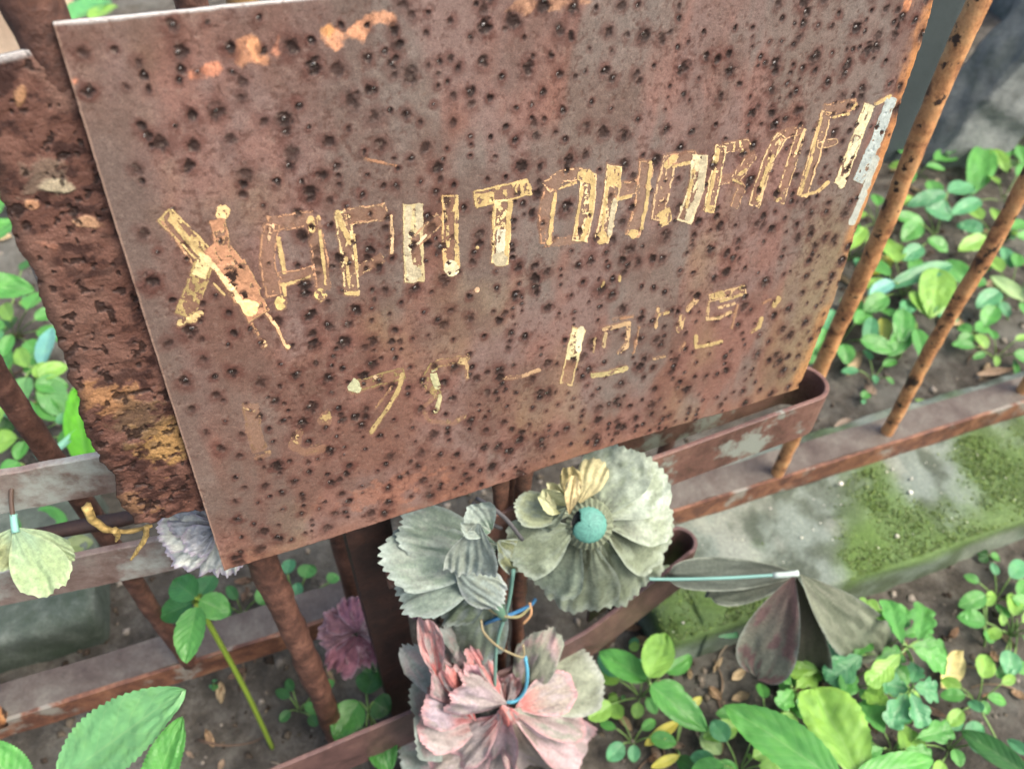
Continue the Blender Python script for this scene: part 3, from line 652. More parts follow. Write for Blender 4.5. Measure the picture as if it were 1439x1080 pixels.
# ---- painted letters: strokes in photo pixels, kept where paint survives
# stroke: (points, width px, edge keep, inside keep, colour)
CR, WH, OL, OR, FA = (.50, .37, .165), (.44, .39, .26), (.33, .25, .105), (.42, .22, .125), (.40, .225, .13)
LET = [
 ('painted_letter', [([(232, 303), (262, 333), (289, 361)], 27, .9, .35, CR), ([(240, 308), (268, 342), (287, 362)], 9, 1, .95, CR), ([(228, 312), (246, 336), (272, 372)], 4, .7, .55, FA),
   ([(286, 368), (276, 400), (260, 440)], 28, .75, .62, OL), ([(289, 362), (280, 385)], 20, .9, .9, (.6, .5, .25)), ([(252, 453), (272, 448), (280, 440)], 9, .9, .9, (.55, .42, .2)),
   ([(312, 296)], 19, .9, .9, (.72, .52, .26)), ([(306, 312), (312, 342)], 22, .9, .85, OR), ([(302, 345), (330, 382)], 36, .9, .88, OR), ([(326, 378), (346, 412)], 42, .9, .9, OR), ([(346, 412), (362, 440)], 34, .92, .92, OR),
   ([(290, 362), (318, 396), (342, 430)], 8, .95, .95, (.8, .56, .3)), ([(350, 432)], 24, 1, .97, (.82, .66, .3)), ([(300, 398), (315, 414)], 2.6, 1, 1, CR), ([(353, 454), (368, 478)], 2.4, .9, .9, OR),
   ([(374, 440), (388, 458), (400, 484)], 4.5, 1, 1, (.66, .4, .22)), ([(404, 487)], 8, 1, 1, (.75, .5, .26)), ([(371, 482)], 9, .7, .7, (.7, .48, .26))]),
 ('painted_letter', [([(381, 318), (374, 360), (384, 412)], 23, .72, .12, FA), ([(391, 334), (395, 360), (399, 381)], 6.5, 1, .98, CR), ([(382, 316), (376, 340)], 6, .8, .8, (.6, .42, .25)), ([(380, 314), (438, 306)], 22, .66, .12, FA),
   ([(440, 310), (449, 360), (454, 402)], 22, .62, .1, FA), ([(447, 304), (453, 360), (458, 398)], 4.5, .85, .85, CR), ([(436, 307), (438, 322)], 10, 1, .9, CR), ([(396, 391), (436, 383)], 20, .75, .05, FA),
   ([(396, 400), (420, 394), (437, 387)], 4, .9, .9, CR), ([(398, 400), (400, 413)], 6, .95, .95, CR), ([(394, 424)], 17, .8, .75, (.6, .48, .2)), ([(453, 413)], 19, .8, .8, (.6, .48, .2))]),
 ('painted_letter', [([(480, 300), (488, 350), (494, 408)], 22, .72, .34, (.68, .52, .27)), ([(474, 298), (480, 318), (492, 340)], 8, .9, .85, CR), ([(497, 330), (501, 378)], 4, .9, .85, CR), ([(486, 362), (490, 400)], 5, .8, .75, CR), ([(485, 411), (502, 412)], 6, .9, .8, CR),
   ([(488, 304), (540, 296)], 24, .66, .08, FA), ([(549, 303), (551, 330), (550, 354)], 4, .85, .85, (.62, .42, .24)), ([(502, 380), (535, 362)], 14, .35, .12, FA)]),
 ('painted_letter', [([(580, 290), (580, 340), (582, 392)], 28, 1, .6, (.5, .42, .23)), ([(574, 292), (572, 340), (576, 388)], 9, 1, 1, WH), ([(589, 290), (589, 318)], 10, 1, 1, WH), ([(582, 384)], 21, 1, 1, WH), ([(585, 338), (616, 308)], 18, .62, .1, FA), ([(587, 342), (598, 330)], 4, .9, .9, (.75, .6, .4)),
   ([(632, 278), (632, 330), (634, 375)], 23, .78, .34, (.55, .36, .16)), ([(641, 276), (641, 370)], 5, .95, .92, CR), ([(627, 300), (629, 345)], 5, .7, .7, CR), ([(634, 377)], 20, 1, 1, (.6, .55, .35))]),
 ('painted_letter', [([(671, 279), (740, 262)], 24, 1, .3, CR), ([(670, 281), (690, 278)], 17, 1, .9, CR), ([(735, 263)], 20, .95, .5, CR), ([(706, 284), (705, 330), (702, 366)], 24, .95, .5, (.74, .58, .3)), ([(716, 284), (713, 330), (710, 362)], 7, 1, 1, CR), ([(704, 326), (702, 366)], 12, 1, .95, (.6, .57, .42)), ([(702, 364)], 19, 1, 1, WH), ([(694, 290), (692, 350)], 4, .7, .7, CR)]),
 ('painted_letter', [([(773, 268), (766, 300), (768, 338)], 20, .55, .16, FA), ([(780, 272), (776, 300), (772, 334)], 5.5, 1, .98, CR), ([(770, 262), (789, 247), (816, 244)], 18, .7, .12, (.6, .4, .22)), ([(784, 264), (810, 256)], 4, .8, .8, CR), ([(826, 247), (824, 290), (815, 335)], 23, .9, .42, (.7, .55, .3)), ([(833, 252), (830, 300), (818, 336)], 7, 1, 1, CR), ([(818, 262), (812, 300), (808, 330)], 4, .9, .9, CR), ([(822, 248)], 20, .9, .8, CR), ([(768, 341), (812, 336)], 12, .4, .1, FA), ([(771, 340)], 9, .9, .9, CR)]),
 ('painted_letter', [([(863, 236), (856, 290), (846, 336)], 21, .95, .42, (.66, .48, .26)), ([(863, 238), (862, 258)], 19, 1, .95, CR), ([(863, 281), (860, 305), (856, 328)], 7.5, 1, 1, WH), ([(853, 262), (845, 334)], 4, 1, 1, CR), ([(847, 335)], 17, 1, 1, CR), ([(866, 268), (894, 262)], 20, .6, .05, FA), ([(868, 279), (886, 275)], 3.5, .9, .9, CR), ([(908, 230), (900, 290), (889, 328)], 20, .72, .22, FA), ([(914, 228), (909, 280), (901, 320)], 5, 1, 1, CR), ([(889, 328)], 17, .95, .9, CR)]),
 ('painted_letter', [([(941, 225), (930, 270), (924, 306)], 20, .72, .22, (.6, .42, .24)), ([(937, 232), (948, 220)], 10, 1, .9, CR), ([(932, 304)], 22, .85, .7, CR), ([(942, 224), (975, 220)], 16, .7, .05, FA), ([(945, 234), (968, 228)], 4, .9, .9, CR), ([(983, 221), (978, 265), (962, 308)], 22, 1, .6, (.57, .5, .31)), ([(988, 222), (983, 270), (966, 306)], 9, 1, 1, WH), ([(974, 240), (964, 290)], 5, .9, .9, CR)]),
 ('painted_letter', [([(1013, 208), (1005, 250), (996, 294)], 16, .85, .25, (.66, .5, .26)), ([(1009, 210), (1000, 260), (992, 296)], 4.5, 1, 1, CR), ([(997, 294)], 13, .85, .75, CR), ([(1020, 208), (1048, 202), (1055, 220), (1036, 248)], 14, .6, .25, (.62, .42, .24)), ([(1038, 205)], 14, .6, .6, (.7, .5, .24)), ([(1012, 254), (1032, 250), (1042, 264), (1032, 288)], 12, .55, .15, FA), ([(1036, 246), (1048, 238)], 4, .9, .9, CR), ([(1030, 252), (1042, 258)], 2.5, .9, .9, CR)]),
 ('painted_letter', [([(1097, 193), (1080, 222), (1060, 286)], 16, .75, .35, (.62, .45, .24)), ([(1080, 222), (1064, 280)], 3.5, .9, .9, CR), ([(1086, 218), (1070, 262)], 3.5, .9, .9, CR), ([(1100, 190), (1126, 182)], 12, .65, .2, FA), ([(1126, 183), (1112, 230), (1096, 280)], 14, .65, .25, (.6, .42, .22)), ([(1130, 182), (1118, 215)], 4, .8, .8, (.7, .5, .26)), ([(1064, 279)], 8, .7, .7, CR), ([(1094, 280)], 8, .6, .6, CR)]),
 ('painted_letter', [([(1161, 160), (1145, 215), (1128, 272)], 16, .75, .16, (.62, .42, .22)), ([(1154, 165), (1140, 220), (1124, 274)], 3.5, .95, .95, CR), ([(1163, 154), (1201, 146)], 16, .55, .03, FA), ([(1170, 165), (1192, 160)], 3, .8, .8, CR), ([(1152, 204), (1172, 199)], 10, .75, .1, (.62, .44, .24)), ([(1126, 275), (1150, 268), (1163, 256)], 4, .85, .85, CR), ([(1198, 152), (1203, 144)], 4, .8, .8, CR)]),
 ('painted_letter', [([(1220, 150), (1200, 205), (1180, 256)], 15, .85, .5, (.72, .62, .36)), ([(1222, 150), (1206, 186)], 12, 1, .95, (.57, .54, .34)), ([(1204, 196), (1194, 222)], 8, .9, .85, (.57, .55, .38)), ([(1181, 254)], 14, 1, .85, (.57, .54, .34)), ([(1252, 140), (1232, 195), (1207, 252)], 15, 1, .97, (.37, .43, .41)), ([(1231, 222), (1214, 270), (1197, 312)], 9, 1, 1, (.39, .42, .37)), ([(1216, 220), (1205, 250)], 8, .9, .8, (.36, .42, .4)), ([(1230, 146), (1252, 134)], 5, .7, .7, CR)]),
 ('painted_digit', [([(352, 568), (356, 600), (364, 626)], 22, .45, .12, (.26, .16, .09)), ([(350, 570)], 12, .5, .4, (.42, .3, .16)), ([(360, 640), (378, 634)], 5, .6, .6, (.42, .27, .15))]),
 ('painted_digit', [([(420, 606), (410, 622), (428, 632), (455, 626)], 10, .5, .2, (.29, .18, .1)), ([(416, 614)], 14, .5, .5, (.44, .31, .15)), ([(458, 585)], 17, .45, .4, (.45, .33, .15))]),
 ('painted_digit', [([(496, 543), (530, 533), (564, 524)], 16, .8, .3, OL), ([(498, 542)], 18, 1, 1, (.56, .58, .36)), ([(565, 526), (560, 545), (545, 572), (521, 606)], 6, 1, .95, (.5, .38, .17)), ([(550, 543), (528, 570)], 2.5, .6, .6, FA), ([(528, 530)], 8, .8, .8, (.7, .52, .32))]),
 ('painted_digit', [([(608, 514), (598, 536), (614, 552)], 13, .8, .35, OL), ([(609, 524), (614, 543)], 9.5, 1, 1, (.56, .56, .32)), ([(613, 510), (655, 502)], 10, .75, .12, (.44, .3, .15)), ([(650, 508)], 10, .9, .9, (.55, .4, .2)), ([(655, 503), (656, 530)], 4, .8, .8, (.5, .34, .18)), ([(618, 556), (613, 578)], 6, .95, .95, (.54, .5, .28)), ([(612, 555), (594, 570), (602, 588), (636, 592), (652, 584)], 5, .5, .4, (.4, .27, .15))]),
 ('painted_dash', [([(704, 531), (735, 527), (757, 519)], 4.5, .75, .7, (.5, .33, .19))]),
 ('painted_digit', [([(812, 464), (804, 500), (796, 536)], 18, .85, .12, (.58, .44, .22)), ([(812, 466), (804, 502)], 18, 1, .95, (.72, .64, .36)), ([(816, 462), (812, 490)], 9, 1, 1, (.78, .76, .52))]),
 ('painted_digit', [([(848, 462), (868, 457), (884, 453), (880, 485), (869, 496)], 5.5, .8, .75, (.58, .4, .22)), ([(851, 468), (848, 486)], 5, .8, .8, (.58, .44, .24)), ([(836, 475), (834, 494)], 2.5, .8, .8, (.5, .36, .18)), ([(833, 527), (856, 524), (879, 517)], 7, .95, .85, (.5, .42, .2)), ([(862, 449), (890, 444)], 3, .7, .7, FA), ([(898, 460), (890, 496)], 3, .7, .7, FA)]),
 ('painted_digit', [([(925, 434), (921, 460)], 3.5, .8, .8, (.55, .38, .2)), ([(927, 442), (940, 439)], 4, .8, .8, CR), ([(978, 420), (966, 434)], 7, .8, .75, (.56, .38, .2)), ([(958, 446), (954, 462)], 9, .7, .6, (.56, .4, .2)), ([(918, 504), (934, 500)], 3, .8, .8, (.55, .38, .2)), ([(962, 482), (956, 492)], 3, .8, .8, FA)]),
 ('painted_digit', [([(1000, 418), (1044, 407)], 12, .85, .3, (.66, .46, .24)), ([(1002, 416), (1014, 413)], 9, 1, .9, CR), ([(1042, 405)], 7, 1, 1, CR), ([(1012, 423), (1042, 414)], 3.5, .9, .9, CR), ([(996, 424), (993, 448), (1010, 446), (1026, 438)], 4, .85, .8, (.6, .42, .22)), ([(1010, 432), (1032, 426)], 3, .8, .8, (.62, .44, .24)), ([(1036, 428), (1028, 460)], 3.5, .75, .75, FA), ([(978, 472), (978, 487), (996, 484), (1013, 479)], 4.5, .95, .95, CR)]),
 ('painted_digit', [([(1074, 425), (1082, 420)], 4, .8, .8, FA), ([(1088, 428), (1094, 419)], 7, .95, .9, CR), ([(1070, 446), (1066, 460), (1056, 466)], 5, .9, .85, CR)]),
 ('paint_fleck', [([(846, 402), (848, 396)], 4.5, 1, 1, CR)]), ('paint_fleck', [([(871, 394), (871, 388)], 4, 1, 1, CR)]),
 ('paint_fleck', [([(670, 407)], 7, 1, 1, (.7, .48, .3))]), ('paint_fleck', [([(670, 347)], 5, 1, 1, CR)]), ('paint_fleck', [([(514, 223), (556, 232)], 3, .8, .8, OR)]),
]
def seg_d(X, Y, pts, flat=False):
    if len(pts) == 1: return np.hypot(X - pts[0][0], Y - pts[0][1])
    d = np.full(X.shape, 1e9); ns = len(pts) - 1
    for k, ((x0, y0), (x1, y1)) in enumerate(zip(pts[:-1], pts[1:])):
        L = math.hypot(x1 - x0, y1 - y0)
        t = ((X - x0) * (x1 - x0) + (Y - y0) * (y1 - y0)) / L
        q = np.clip(t, 0, L); dd = np.hypot(X - x0 - q / L * (x1 - x0), Y - y0 - q / L * (y1 - y0))
        if flat:
            sd = np.abs((X - x0) * (y1 - y0) - (Y - y0) * (x1 - x0)) / L
            if k == 0: dd = np.where(t < 0, np.maximum(sd, -t + flat - 4), dd)
            if k == ns - 1: dd = np.where(t > L, np.maximum(sd, t - L + flat - 4), dd)
        d = np.minimum(d, dd)
    return d
ghost = np.zeros((nR, nC))
def letter_cells(strokes):
    ap = np.array([p for s in strokes for p in s[0]]); pad = max(s[1] for s in strokes) / 2 + 4
    cs = [plate_uv(x, y) for x in (ap[:, 0].min() - pad, ap[:, 0].max() + pad) for y in (ap[:, 1].min() - pad, ap[:, 1].max() + pad)]
    u0, u1 = min(c[0] for c in cs), max(c[0] for c in cs); v0, v1 = min(c[1] for c in cs), max(c[1] for c in cs)
    st = .00030
    us = np.arange(u0, u1, st); vs = np.arange(v0, v1, st)
    A, B = np.meshgrid(us, vs, indexing='xy'); A = A + .00012 * (e1.one(A * 3300, B * 3300) - .5) * 2; B = B + .00012 * (e2.one(A * 3300, B * 3300) - .5) * 2
    px = to_px(P0 + PH * A[..., None] + PV * B[..., None]); X, Y = px[..., 0], px[..., 1]
    jx = 3.4 * (e1.fbm(A * 300, B * 300, 4) - .5); lowk = .22 * (e3.fbm(A * 95 + 60, B * 95, 3) - .5)
    nz = e2.fbm(A * 420 + 5, B * 170, 4); nz = np.clip((nz - .22) / .56, 0, 1)       # streaks run down
    nf = e3.fbm(A * 700, B * 700, 3); nf = np.clip((nf - .2) / .6, 0, 1)
    keep = np.zeros(A.shape, bool); col = np.zeros(A.shape + (3,)); cov = np.zeros(A.shape)
    for pts, wd, ek, ik, c in strokes:
        d = seg_d(X, Y, pts, wd / 2 if wd > 11 else False) + jx + (11 * (e2.fbm(A * 170 + 4, B * 170, 3) - .5) if len(pts) == 1 and wd > 9 else 0); h = wd / 2; ins = d < h
        band = max(1.3, min(2.6, wd * .13)); isedge = ins & (d > h - band)
        k = ins & np.where(isedge, (.45 * nz + .55 * nf) < ek * .84 + .14 * (ek > .97) + lowk, (.65 * nz + .35 * nf) < ik * .82 + .14 * (ik > .97) + lowk * .6)
        keep |= k; col[k] = np.asarray(c); cov = np.maximum(cov, ins * 1.0)
    return A, B, keep, col, cov
HC = Hh
letters = []
for nm, strokes in LET:
    A, B, keep, col, cov = letter_cells(strokes)
    # bilinear sample of the relief
    vi = np.clip(np.interp(B, vrow, np.arange(nR)), 0, nR - 1.001); i0 = vi.astype(int)
    ul, ur = edges(B); fu = (A - ul) / (ur - ul)
    keep &= (fu > .003) & (fu < .996)
    uj = np.clip(fu, 0, .9999) * (nC - 1); j0 = np.minimum(uj.astype(int), nC - 2); i0 = np.minimum(i0, nR - 2)
    fi, fj = vi - i0, uj - j0
    hs = (HC[i0, j0] * (1 - fj) + HC[i0, j0 + 1] * fj) * (1 - fi) + (HC[i0 + 1, j0] * (1 - fj) + HC[i0 + 1, j0 + 1] * fj) * fi
    keep &= ~((dark[i0, j0] > .75))
    ghost_idx = (cov > 0) & (fu > 0) & (fu < 1)
    ghost[i0[ghost_idx], j0[ghost_idx]] = 1
    K = keep[:-1, :-1]
    ii, jj = np.nonzero(K)
    if len(ii) < 4: continue
    nc_ = A.shape[1]
    q = np.stack([ii * nc_ + jj, (ii + 1) * nc_ + jj, (ii + 1) * nc_ + jj + 1, ii * nc_ + jj + 1], 1)
    us_, inv = np.unique(q, return_inverse=True)
    Pz = (P0 + PH * A[..., None] + PV * B[..., None] - PN * (hs + .00016 + .00012 * e3.one(A * 900, B * 900))[..., None]).reshape(-1, 3)[us_]
    cc = col.reshape(-1, 3).copy(); has = cc.sum(1) > 0
    cf = cc[us_]; z = cf.sum(1) == 0
    cf[z] = np.asarray(strokes[0][4])
    ag = e1.fbm(A * 260, B * 260, 4).reshape(-1)[us_]
    cf = cf * (.92 if nm == 'painted_letter' else .72) * (1 + .7 * (ag - .5))[:, None]
    letters.append((nm, mesh(nm, Pz, inv.reshape(-1, 4), True, np.clip(cf, 0, 1))))
C = mixc(C, (.27, .155, .095), ghost * .42 * (1 - dark))
# ---- build the plaque
Ps = P3 - PN * Hh[..., None]
top = Ps.reshape(-1, 3)
ring = np.concatenate([np.arange(nC), np.arange(1, nR) * nC + nC - 1, (nR - 1) * nC + np.arange(nC - 2, -1, -1), np.arange(nR - 2, 0, -1) * nC])
TH = .0026
midr = P3.reshape(-1, 3)[ring] + PN * TH * .5; bot = P3.reshape(-1, 3)[ring] + PN * TH
n0 = len(top); nr_ = len(ring); a_ = np.arange(nr_); b_ = (a_ + 1) % nr_
sk1 = np.stack([ring[a_], n0 + a_, n0 + b_, ring[b_]], 1); sk2 = np.stack([n0 + a_, n0 + nr_ + a_, n0 + nr_ + b_, n0 + b_], 1)
# back face as strips between the two long edges
tb = n0 + nr_ + np.arange(nC); bb = n0 + nr_ + (nC - 1 + nR - 1) + np.arange(nC)[::1]
bb = bb[:nC][::-1]
bk = np.stack([tb[:-1], bb[:-1], bb[1:], tb[1:]], 1)
Fq = np.concatenate([gridf(nR, nC)[:, ::-1], sk1[:, ::-1], sk2[:, ::-1], bk[:, ::-1]])
cr = C.reshape(-1, 3)[ring] * .9 + np.array([.03, .024, .02]); cr[:nC] = np.array([.46, .46, .45]) * (.6 + .7 * e2.fbm(np.arange(nC) * .06, np.arange(nC) * 0., 3))[:, None]  # top rim pale: dust and sky light painted in
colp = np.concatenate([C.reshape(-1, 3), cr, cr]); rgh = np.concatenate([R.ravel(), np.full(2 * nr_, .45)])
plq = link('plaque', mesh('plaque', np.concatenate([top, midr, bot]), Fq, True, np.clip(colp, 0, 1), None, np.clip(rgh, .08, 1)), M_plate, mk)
plq['label'] = 'pitted brown rusty iron plate with worn painted letters'
for nm, me in letters: link(nm, me, M_paint, plq)

# ---- the older flaked sheet behind it
OFF = .0042
lp_ = [(-85, 72), (-45, 160), (-12, 235), (9, 288), (24, 334), (50, 392), (66, 440), (98, 523), (118, 588), (136, 640), (162, 668), (167, 702), (190, 734)]
lu = np.array([plate_uv(x, y, OFF) for x, y in lp_]); lu = lu[np.argsort(lu[:, 1])]
tu = np.array([plate_uv(x, y, OFF) for x, y in ((-85, 98), (0, 80), (72, 63))])
bu = np.array([plate_uv(x, y, OFF) for x, y in ((190, 735), (213, 733), (255, 721), (284, 716), (300, 713))])
nR2, nC2 = 520, 230
v2 = np.linspace(0, 1, nR2)[:, None]; u2 = np.linspace(0, 1, nC2)[None]
vtop = tu[:, 1].mean(); vbot = bu[:, 1].mean()
vm2 = vtop + (vbot - vtop) * v2
ul2 = np.interp(vm2, lu[:, 1], lu[:, 0]) + .005 * (e2.fbm(vm2 * 140, vm2 * 0 + 33, 5) - .5)
ur2 = .045
U2 = ul2 + (ur2 - ul2) * u2
Vb2 = np.interp(U2[-1:], bu[:, 0], bu[:, 1]) + .004 * (e1.fbm(U2[-1:] * 160, U2[-1:] * 0 + 3, 4) - .5)
Vt2 = np.interp(U2[:1], tu[:, 0], tu[:, 1])
V2 = Vt2 + (Vb2 - Vt2) * v2; U2 = U2 + 0 * V2
low = sst(.10, .2, V2)
f1 = e1.fbm(U2 * 75 + 7, V2 * 95, 5); f2 = e2.fbm(U2 * 170, V2 * 230, 4); f3 = e3.fbm(U2 * 330, V2 * 420, 3)
lev = f1 * 9 + f2 * 2.2; ter = np.floor(lev) + sst(.72, 1, lev % 1)
H2 = .0003 * (ter - 5) * (.45 + .75 * low) + .0006 * (f3 - .5)
C2 = np.ones((nR2, nC2, 3)) * np.array([.125, .058, .042])
C2 = mixc(C2, (.05, .022, .017), sst(.46, .6, f2)); C2 = mixc(C2, (.19, .095, .07), sst(.53, .66, f1) * .8)
C2 = mixc(C2, (.22, .125, .095), (1 - low) * sst(.4, .62, e1.fbm(U2 * 40 + 30, V2 * 40, 4)) * .8)
px2 = to_px(P0 + PN * OFF + PH * U2[..., None] + PV * V2[..., None]); x2, y2 = px2[..., 0], px2[..., 1]
def spot2(cx, cy, rx, ry): return 1 - sst(.5, 1.0, np.hypot((x2 - cx) / rx, (y2 - cy) / ry) + 1.6 * (f2 - .5) + .8 * (f3 - .5))
for cx, cy, rx, ry, c, am in [(150, 560, 60, 26, (.36, .19, .09), .9), (225, 620, 42, 34, (.40, .24, .09), .85), (195, 590, 40, 40, (.13, .085, .05), .7), (60, 250, 42, 28, (.2, .15, .11), .7),
                              (78, 262, 22, 12, (.44, .38, .26), .9), (28, 135, 10, 14, (.45, .25, .13), .9), (122, 312, 24, 9, (.45, .27, .16), .9), (45, 287, 9, 7, (.5, .27, .15), .9), (70, 345, 26, 8, (.32, .15, .1), .7),
                              (190, 705, 36, 20, (.27, .15, .08), .8), (105, 590, 20, 30, (.05, .03, .022), .8)]:
    m_ = spot2(cx, cy, rx, ry) * am; C2 = mixc(C2, c, m_); H2 = H2 + .0006 * m_
dk = sst(.62, .72, e3.fbm(U2 * 260 + 3, V2 * 260, 3)); C2 = mixc(C2, (.02, .011, .009), dk * .85); H2 -= .0007 * dk
el = U2 - ul2; C2 = mixc(C2, (.035, .02, .016), (1 - sst(.0, .006, el)) * .8)
C2 = C2 * .72; C2 = mixc(C2, (.42, .41, .4), (1 - sst(.0005, .003, V2 - Vt2)) * .8)  # sheet's top edge whitened: dust with sky light painted in
R2 = .62 + .3 * (f3 - .5) - .15 * dk
H2 = np.minimum(H2, .0022); H2 = np.where(U2 > UL.min() - .001, np.minimum(H2, .0008), H2)
Pb = P0 + PN * OFF + PH * U2[..., None] + PV * V2[..., None]
top2 = (Pb - PN * H2[..., None]).reshape(-1, 3)
ring2 = np.concatenate([np.arange(nC2), np.arange(1, nR2) * nC2 + nC2 - 1, (nR2 - 1) * nC2 + np.arange(nC2 - 2, -1, -1), np.arange(nR2 - 2, 0, -1) * nC2])
bot2 = Pb.reshape(-1, 3)[ring2] + PN * .003
n0 = len(top2); nr_ = len(ring2); a_ = np.arange(nr_); b_ = (a_ + 1) % nr_
sk = np.stack([ring2[a_], n0 + a_, n0 + b_, ring2[b_]], 1)
tb = n0 + np.arange(nC2); bb = (n0 + (nC2 - 1 + nR2 - 1) + np.arange(nC2))[::-1]
bk = np.stack([tb[:-1], bb[:-1], bb[1:], tb[1:]], 1)
Fq = np.concatenate([gridf(nR2, nC2)[:, ::-1], sk[:, ::-1], bk[:, ::-1]])
cr2 = C2.reshape(-1, 3)[ring2] * .8; cr2[:nC2] = np.array([.42, .42, .41])  # top rim colour carries dust and painted sky light
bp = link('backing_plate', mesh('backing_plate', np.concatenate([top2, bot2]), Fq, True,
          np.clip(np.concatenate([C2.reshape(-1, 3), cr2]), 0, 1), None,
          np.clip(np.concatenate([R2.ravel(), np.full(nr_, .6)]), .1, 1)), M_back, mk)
bp['label'] = 'heavily flaked rust sheet with a ragged edge behind the plaque'

# ---- post, rods and bent strips
def angle_post(P, z0, z1, a, b, w1, w2, th, name, mat, parent):
    """L section post at P: legs along unit vectors a and b"""
    a, b = nrm(a), nrm(b)
    o = [0 * a, a * w1, a * w1 + b * th, a * th + b * th, a * th + b * w2, b * w2]
    V, Fc = [], []; nz_ = 40; gg = VN(9)
    for k in range(nz_):
        for i_, q in enumerate(o):
            e = (gg.one(np.array([k * .8]), np.array([i_ * 3.1]))[0] - .5) * .0012
            V.append(np.array([P[0], P[1], z0 + (z1 - z0) * k / (nz_ - 1)]) + q * (1 + e * 20))
    for k in range(nz_ - 1):
        for i_ in range(6):
            j_ = (i_ + 1) % 6; Fc.append((k * 6 + i_, k * 6 + j_, (k + 1) * 6 + j_, (k + 1) * 6 + i_))
    Fc += [(5, 4, 3, 2, 1, 0), tuple((nz_ - 1) * 6 + i_ for i_ in range(6))]
    return link(name, mesh(name, V, Fc, False), mat, parent)
hh = nrm([PH[0], PH[1], 0]); pn = nrm([PN[0], PN[1], 0])
pl_ = on_plate(490, 768, .045)
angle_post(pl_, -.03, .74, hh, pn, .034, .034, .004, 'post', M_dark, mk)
# brackets that join the plate to the post
for zz in (.52, .66):
    q = np.array([pl_[0], pl_[1], zz]) + hh * .017
    vpl = (zz - P0[2]) / PV[2]
    pv = P0 + PV * vpl; fr_ = q + pn * .001
    back = ((P0 + PN * .003 - fr_) @ PN) / (pn @ PN)
    V, Fc = tube([fr_, fr_ + pn * back], .006, 10); link('bolt', mesh('bolt', V, Fc, True), M_dark, mk)
B1 = on_plate(1127, 611, .024)
A1 = np.array([pl_[0], pl_[1], B1[2]]) + hh * .02 + pn * (-.003)
tgt = on_plate(940, 670, .024)
drn = nrm([B1[0] - tgt[0], B1[1] - tgt[1], 0]); L_ = (B1 - A1) @ drn
A1 = B1 - drn * L_
us_o = link('bent_strip', ribbon(hairpin(A1, B1, .020, .19), .05, .004, 5), M_strip, mk)
B2 = on_plate(952, 826, .035); A2m = on_plate(821, 926, .035); 
d2 = (A2m - B2); A2 = B2 + d2 * 1.35
mid2 = on_plate(640, 1012, .03); end2 = on_plate(380, 1125, .03)
pth = hairpin(A2m, B2, .015, .10)
pre = [np.asarray(p) for p in curve([end2, mid2, A2m, B2], 30)][:20]
pth = pre + [p for p in pth if (p - A2m) @ (B2 - A2m) > .0005]
link('bent_strip', ribbon(pth, .07, .004, 6), M_maroon, mk)
# twin rusty rods the flowers are tied to
RTOP = on_plate(715, 640, .03)[2]
for k, px in enumerate((703, 727)):
    b = on_plate(px, 900, .05)
    pts = [(b[0], b[1] + .002 * math.sin(q * .2 + k), -.03 + (RTOP + .03) * q / 80) for q in range(81)]
    V, Fc = tube(pts, .0062, 12, True, .25, 70 + k, .06); link('rod', mesh('rod', V, Fc, True), M_rod, mk)
# ochre stake behind the plate
b = on_plate(480, 800, .085)
V, Fc = tube([(b[0] + .0008 * q, b[1], .40 + .46 * q / 40) for q in range(41)], .0065, 10, True, .15, 81)
link('stake', mesh('stake', V, Fc, True), M_stake, mk)

# ================================================================== ARTIFICIAL FLOWERS
def sc(p): return depth(p) / F
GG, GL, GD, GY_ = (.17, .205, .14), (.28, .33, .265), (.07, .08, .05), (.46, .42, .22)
def petals(parent, spec, tilt=(0, 0, 0), mat=None, name='petal'):
    """spec rows: base px, tip px, base offset, tip offset (metres behind the plaque plane), width px, options"""
    for k, (bx, by, tx, ty, ob, ot, wd, kw) in enumerate(spec):
        B, T = on_plate(bx, by, ob), on_plate(tx, ty, ot)
        up = to_cam((B + T) / 2) + np.asarray(kw.pop('tilt', tilt))
        o = dict(prof='fan', nu=26, nv=33, folds=4, famp=.0009, teeth=9, tamp=.06, jit=.0022, und=.06, seed=kw.pop('sd', k + 1), mott=.3)
        o.update(kw)
        link(kw.get('nm', name) if False else name, blade(B, T, wd * sc((B + T) / 2), up, **o), mat or M_petal, parent)
# ---- round pale green flower with a teal button
ctr = on_plate(826, 736, -.012)
f1_ = empty('artificial_flower', on_plate(826, 738, .0), 'round pale green cloth flower with a teal button centre under the plaque', 'artificial flower')
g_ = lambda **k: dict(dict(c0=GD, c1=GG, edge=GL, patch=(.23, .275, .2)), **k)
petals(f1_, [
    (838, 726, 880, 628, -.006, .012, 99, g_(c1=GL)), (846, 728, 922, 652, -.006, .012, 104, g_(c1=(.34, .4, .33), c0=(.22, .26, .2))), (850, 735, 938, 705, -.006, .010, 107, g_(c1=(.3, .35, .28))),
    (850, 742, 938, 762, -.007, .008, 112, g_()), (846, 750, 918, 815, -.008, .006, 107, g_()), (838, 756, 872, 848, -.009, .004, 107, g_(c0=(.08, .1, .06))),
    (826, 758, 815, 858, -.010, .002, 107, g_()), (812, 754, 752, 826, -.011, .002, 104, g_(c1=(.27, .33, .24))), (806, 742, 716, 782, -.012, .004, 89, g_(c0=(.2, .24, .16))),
    (800, 722, 722, 712, -.006, .012, 52, g_(c1=(.25, .29, .18), nv=21)), (796, 712, 752, 738, -.008, .004, 36, g_(nv=17))])
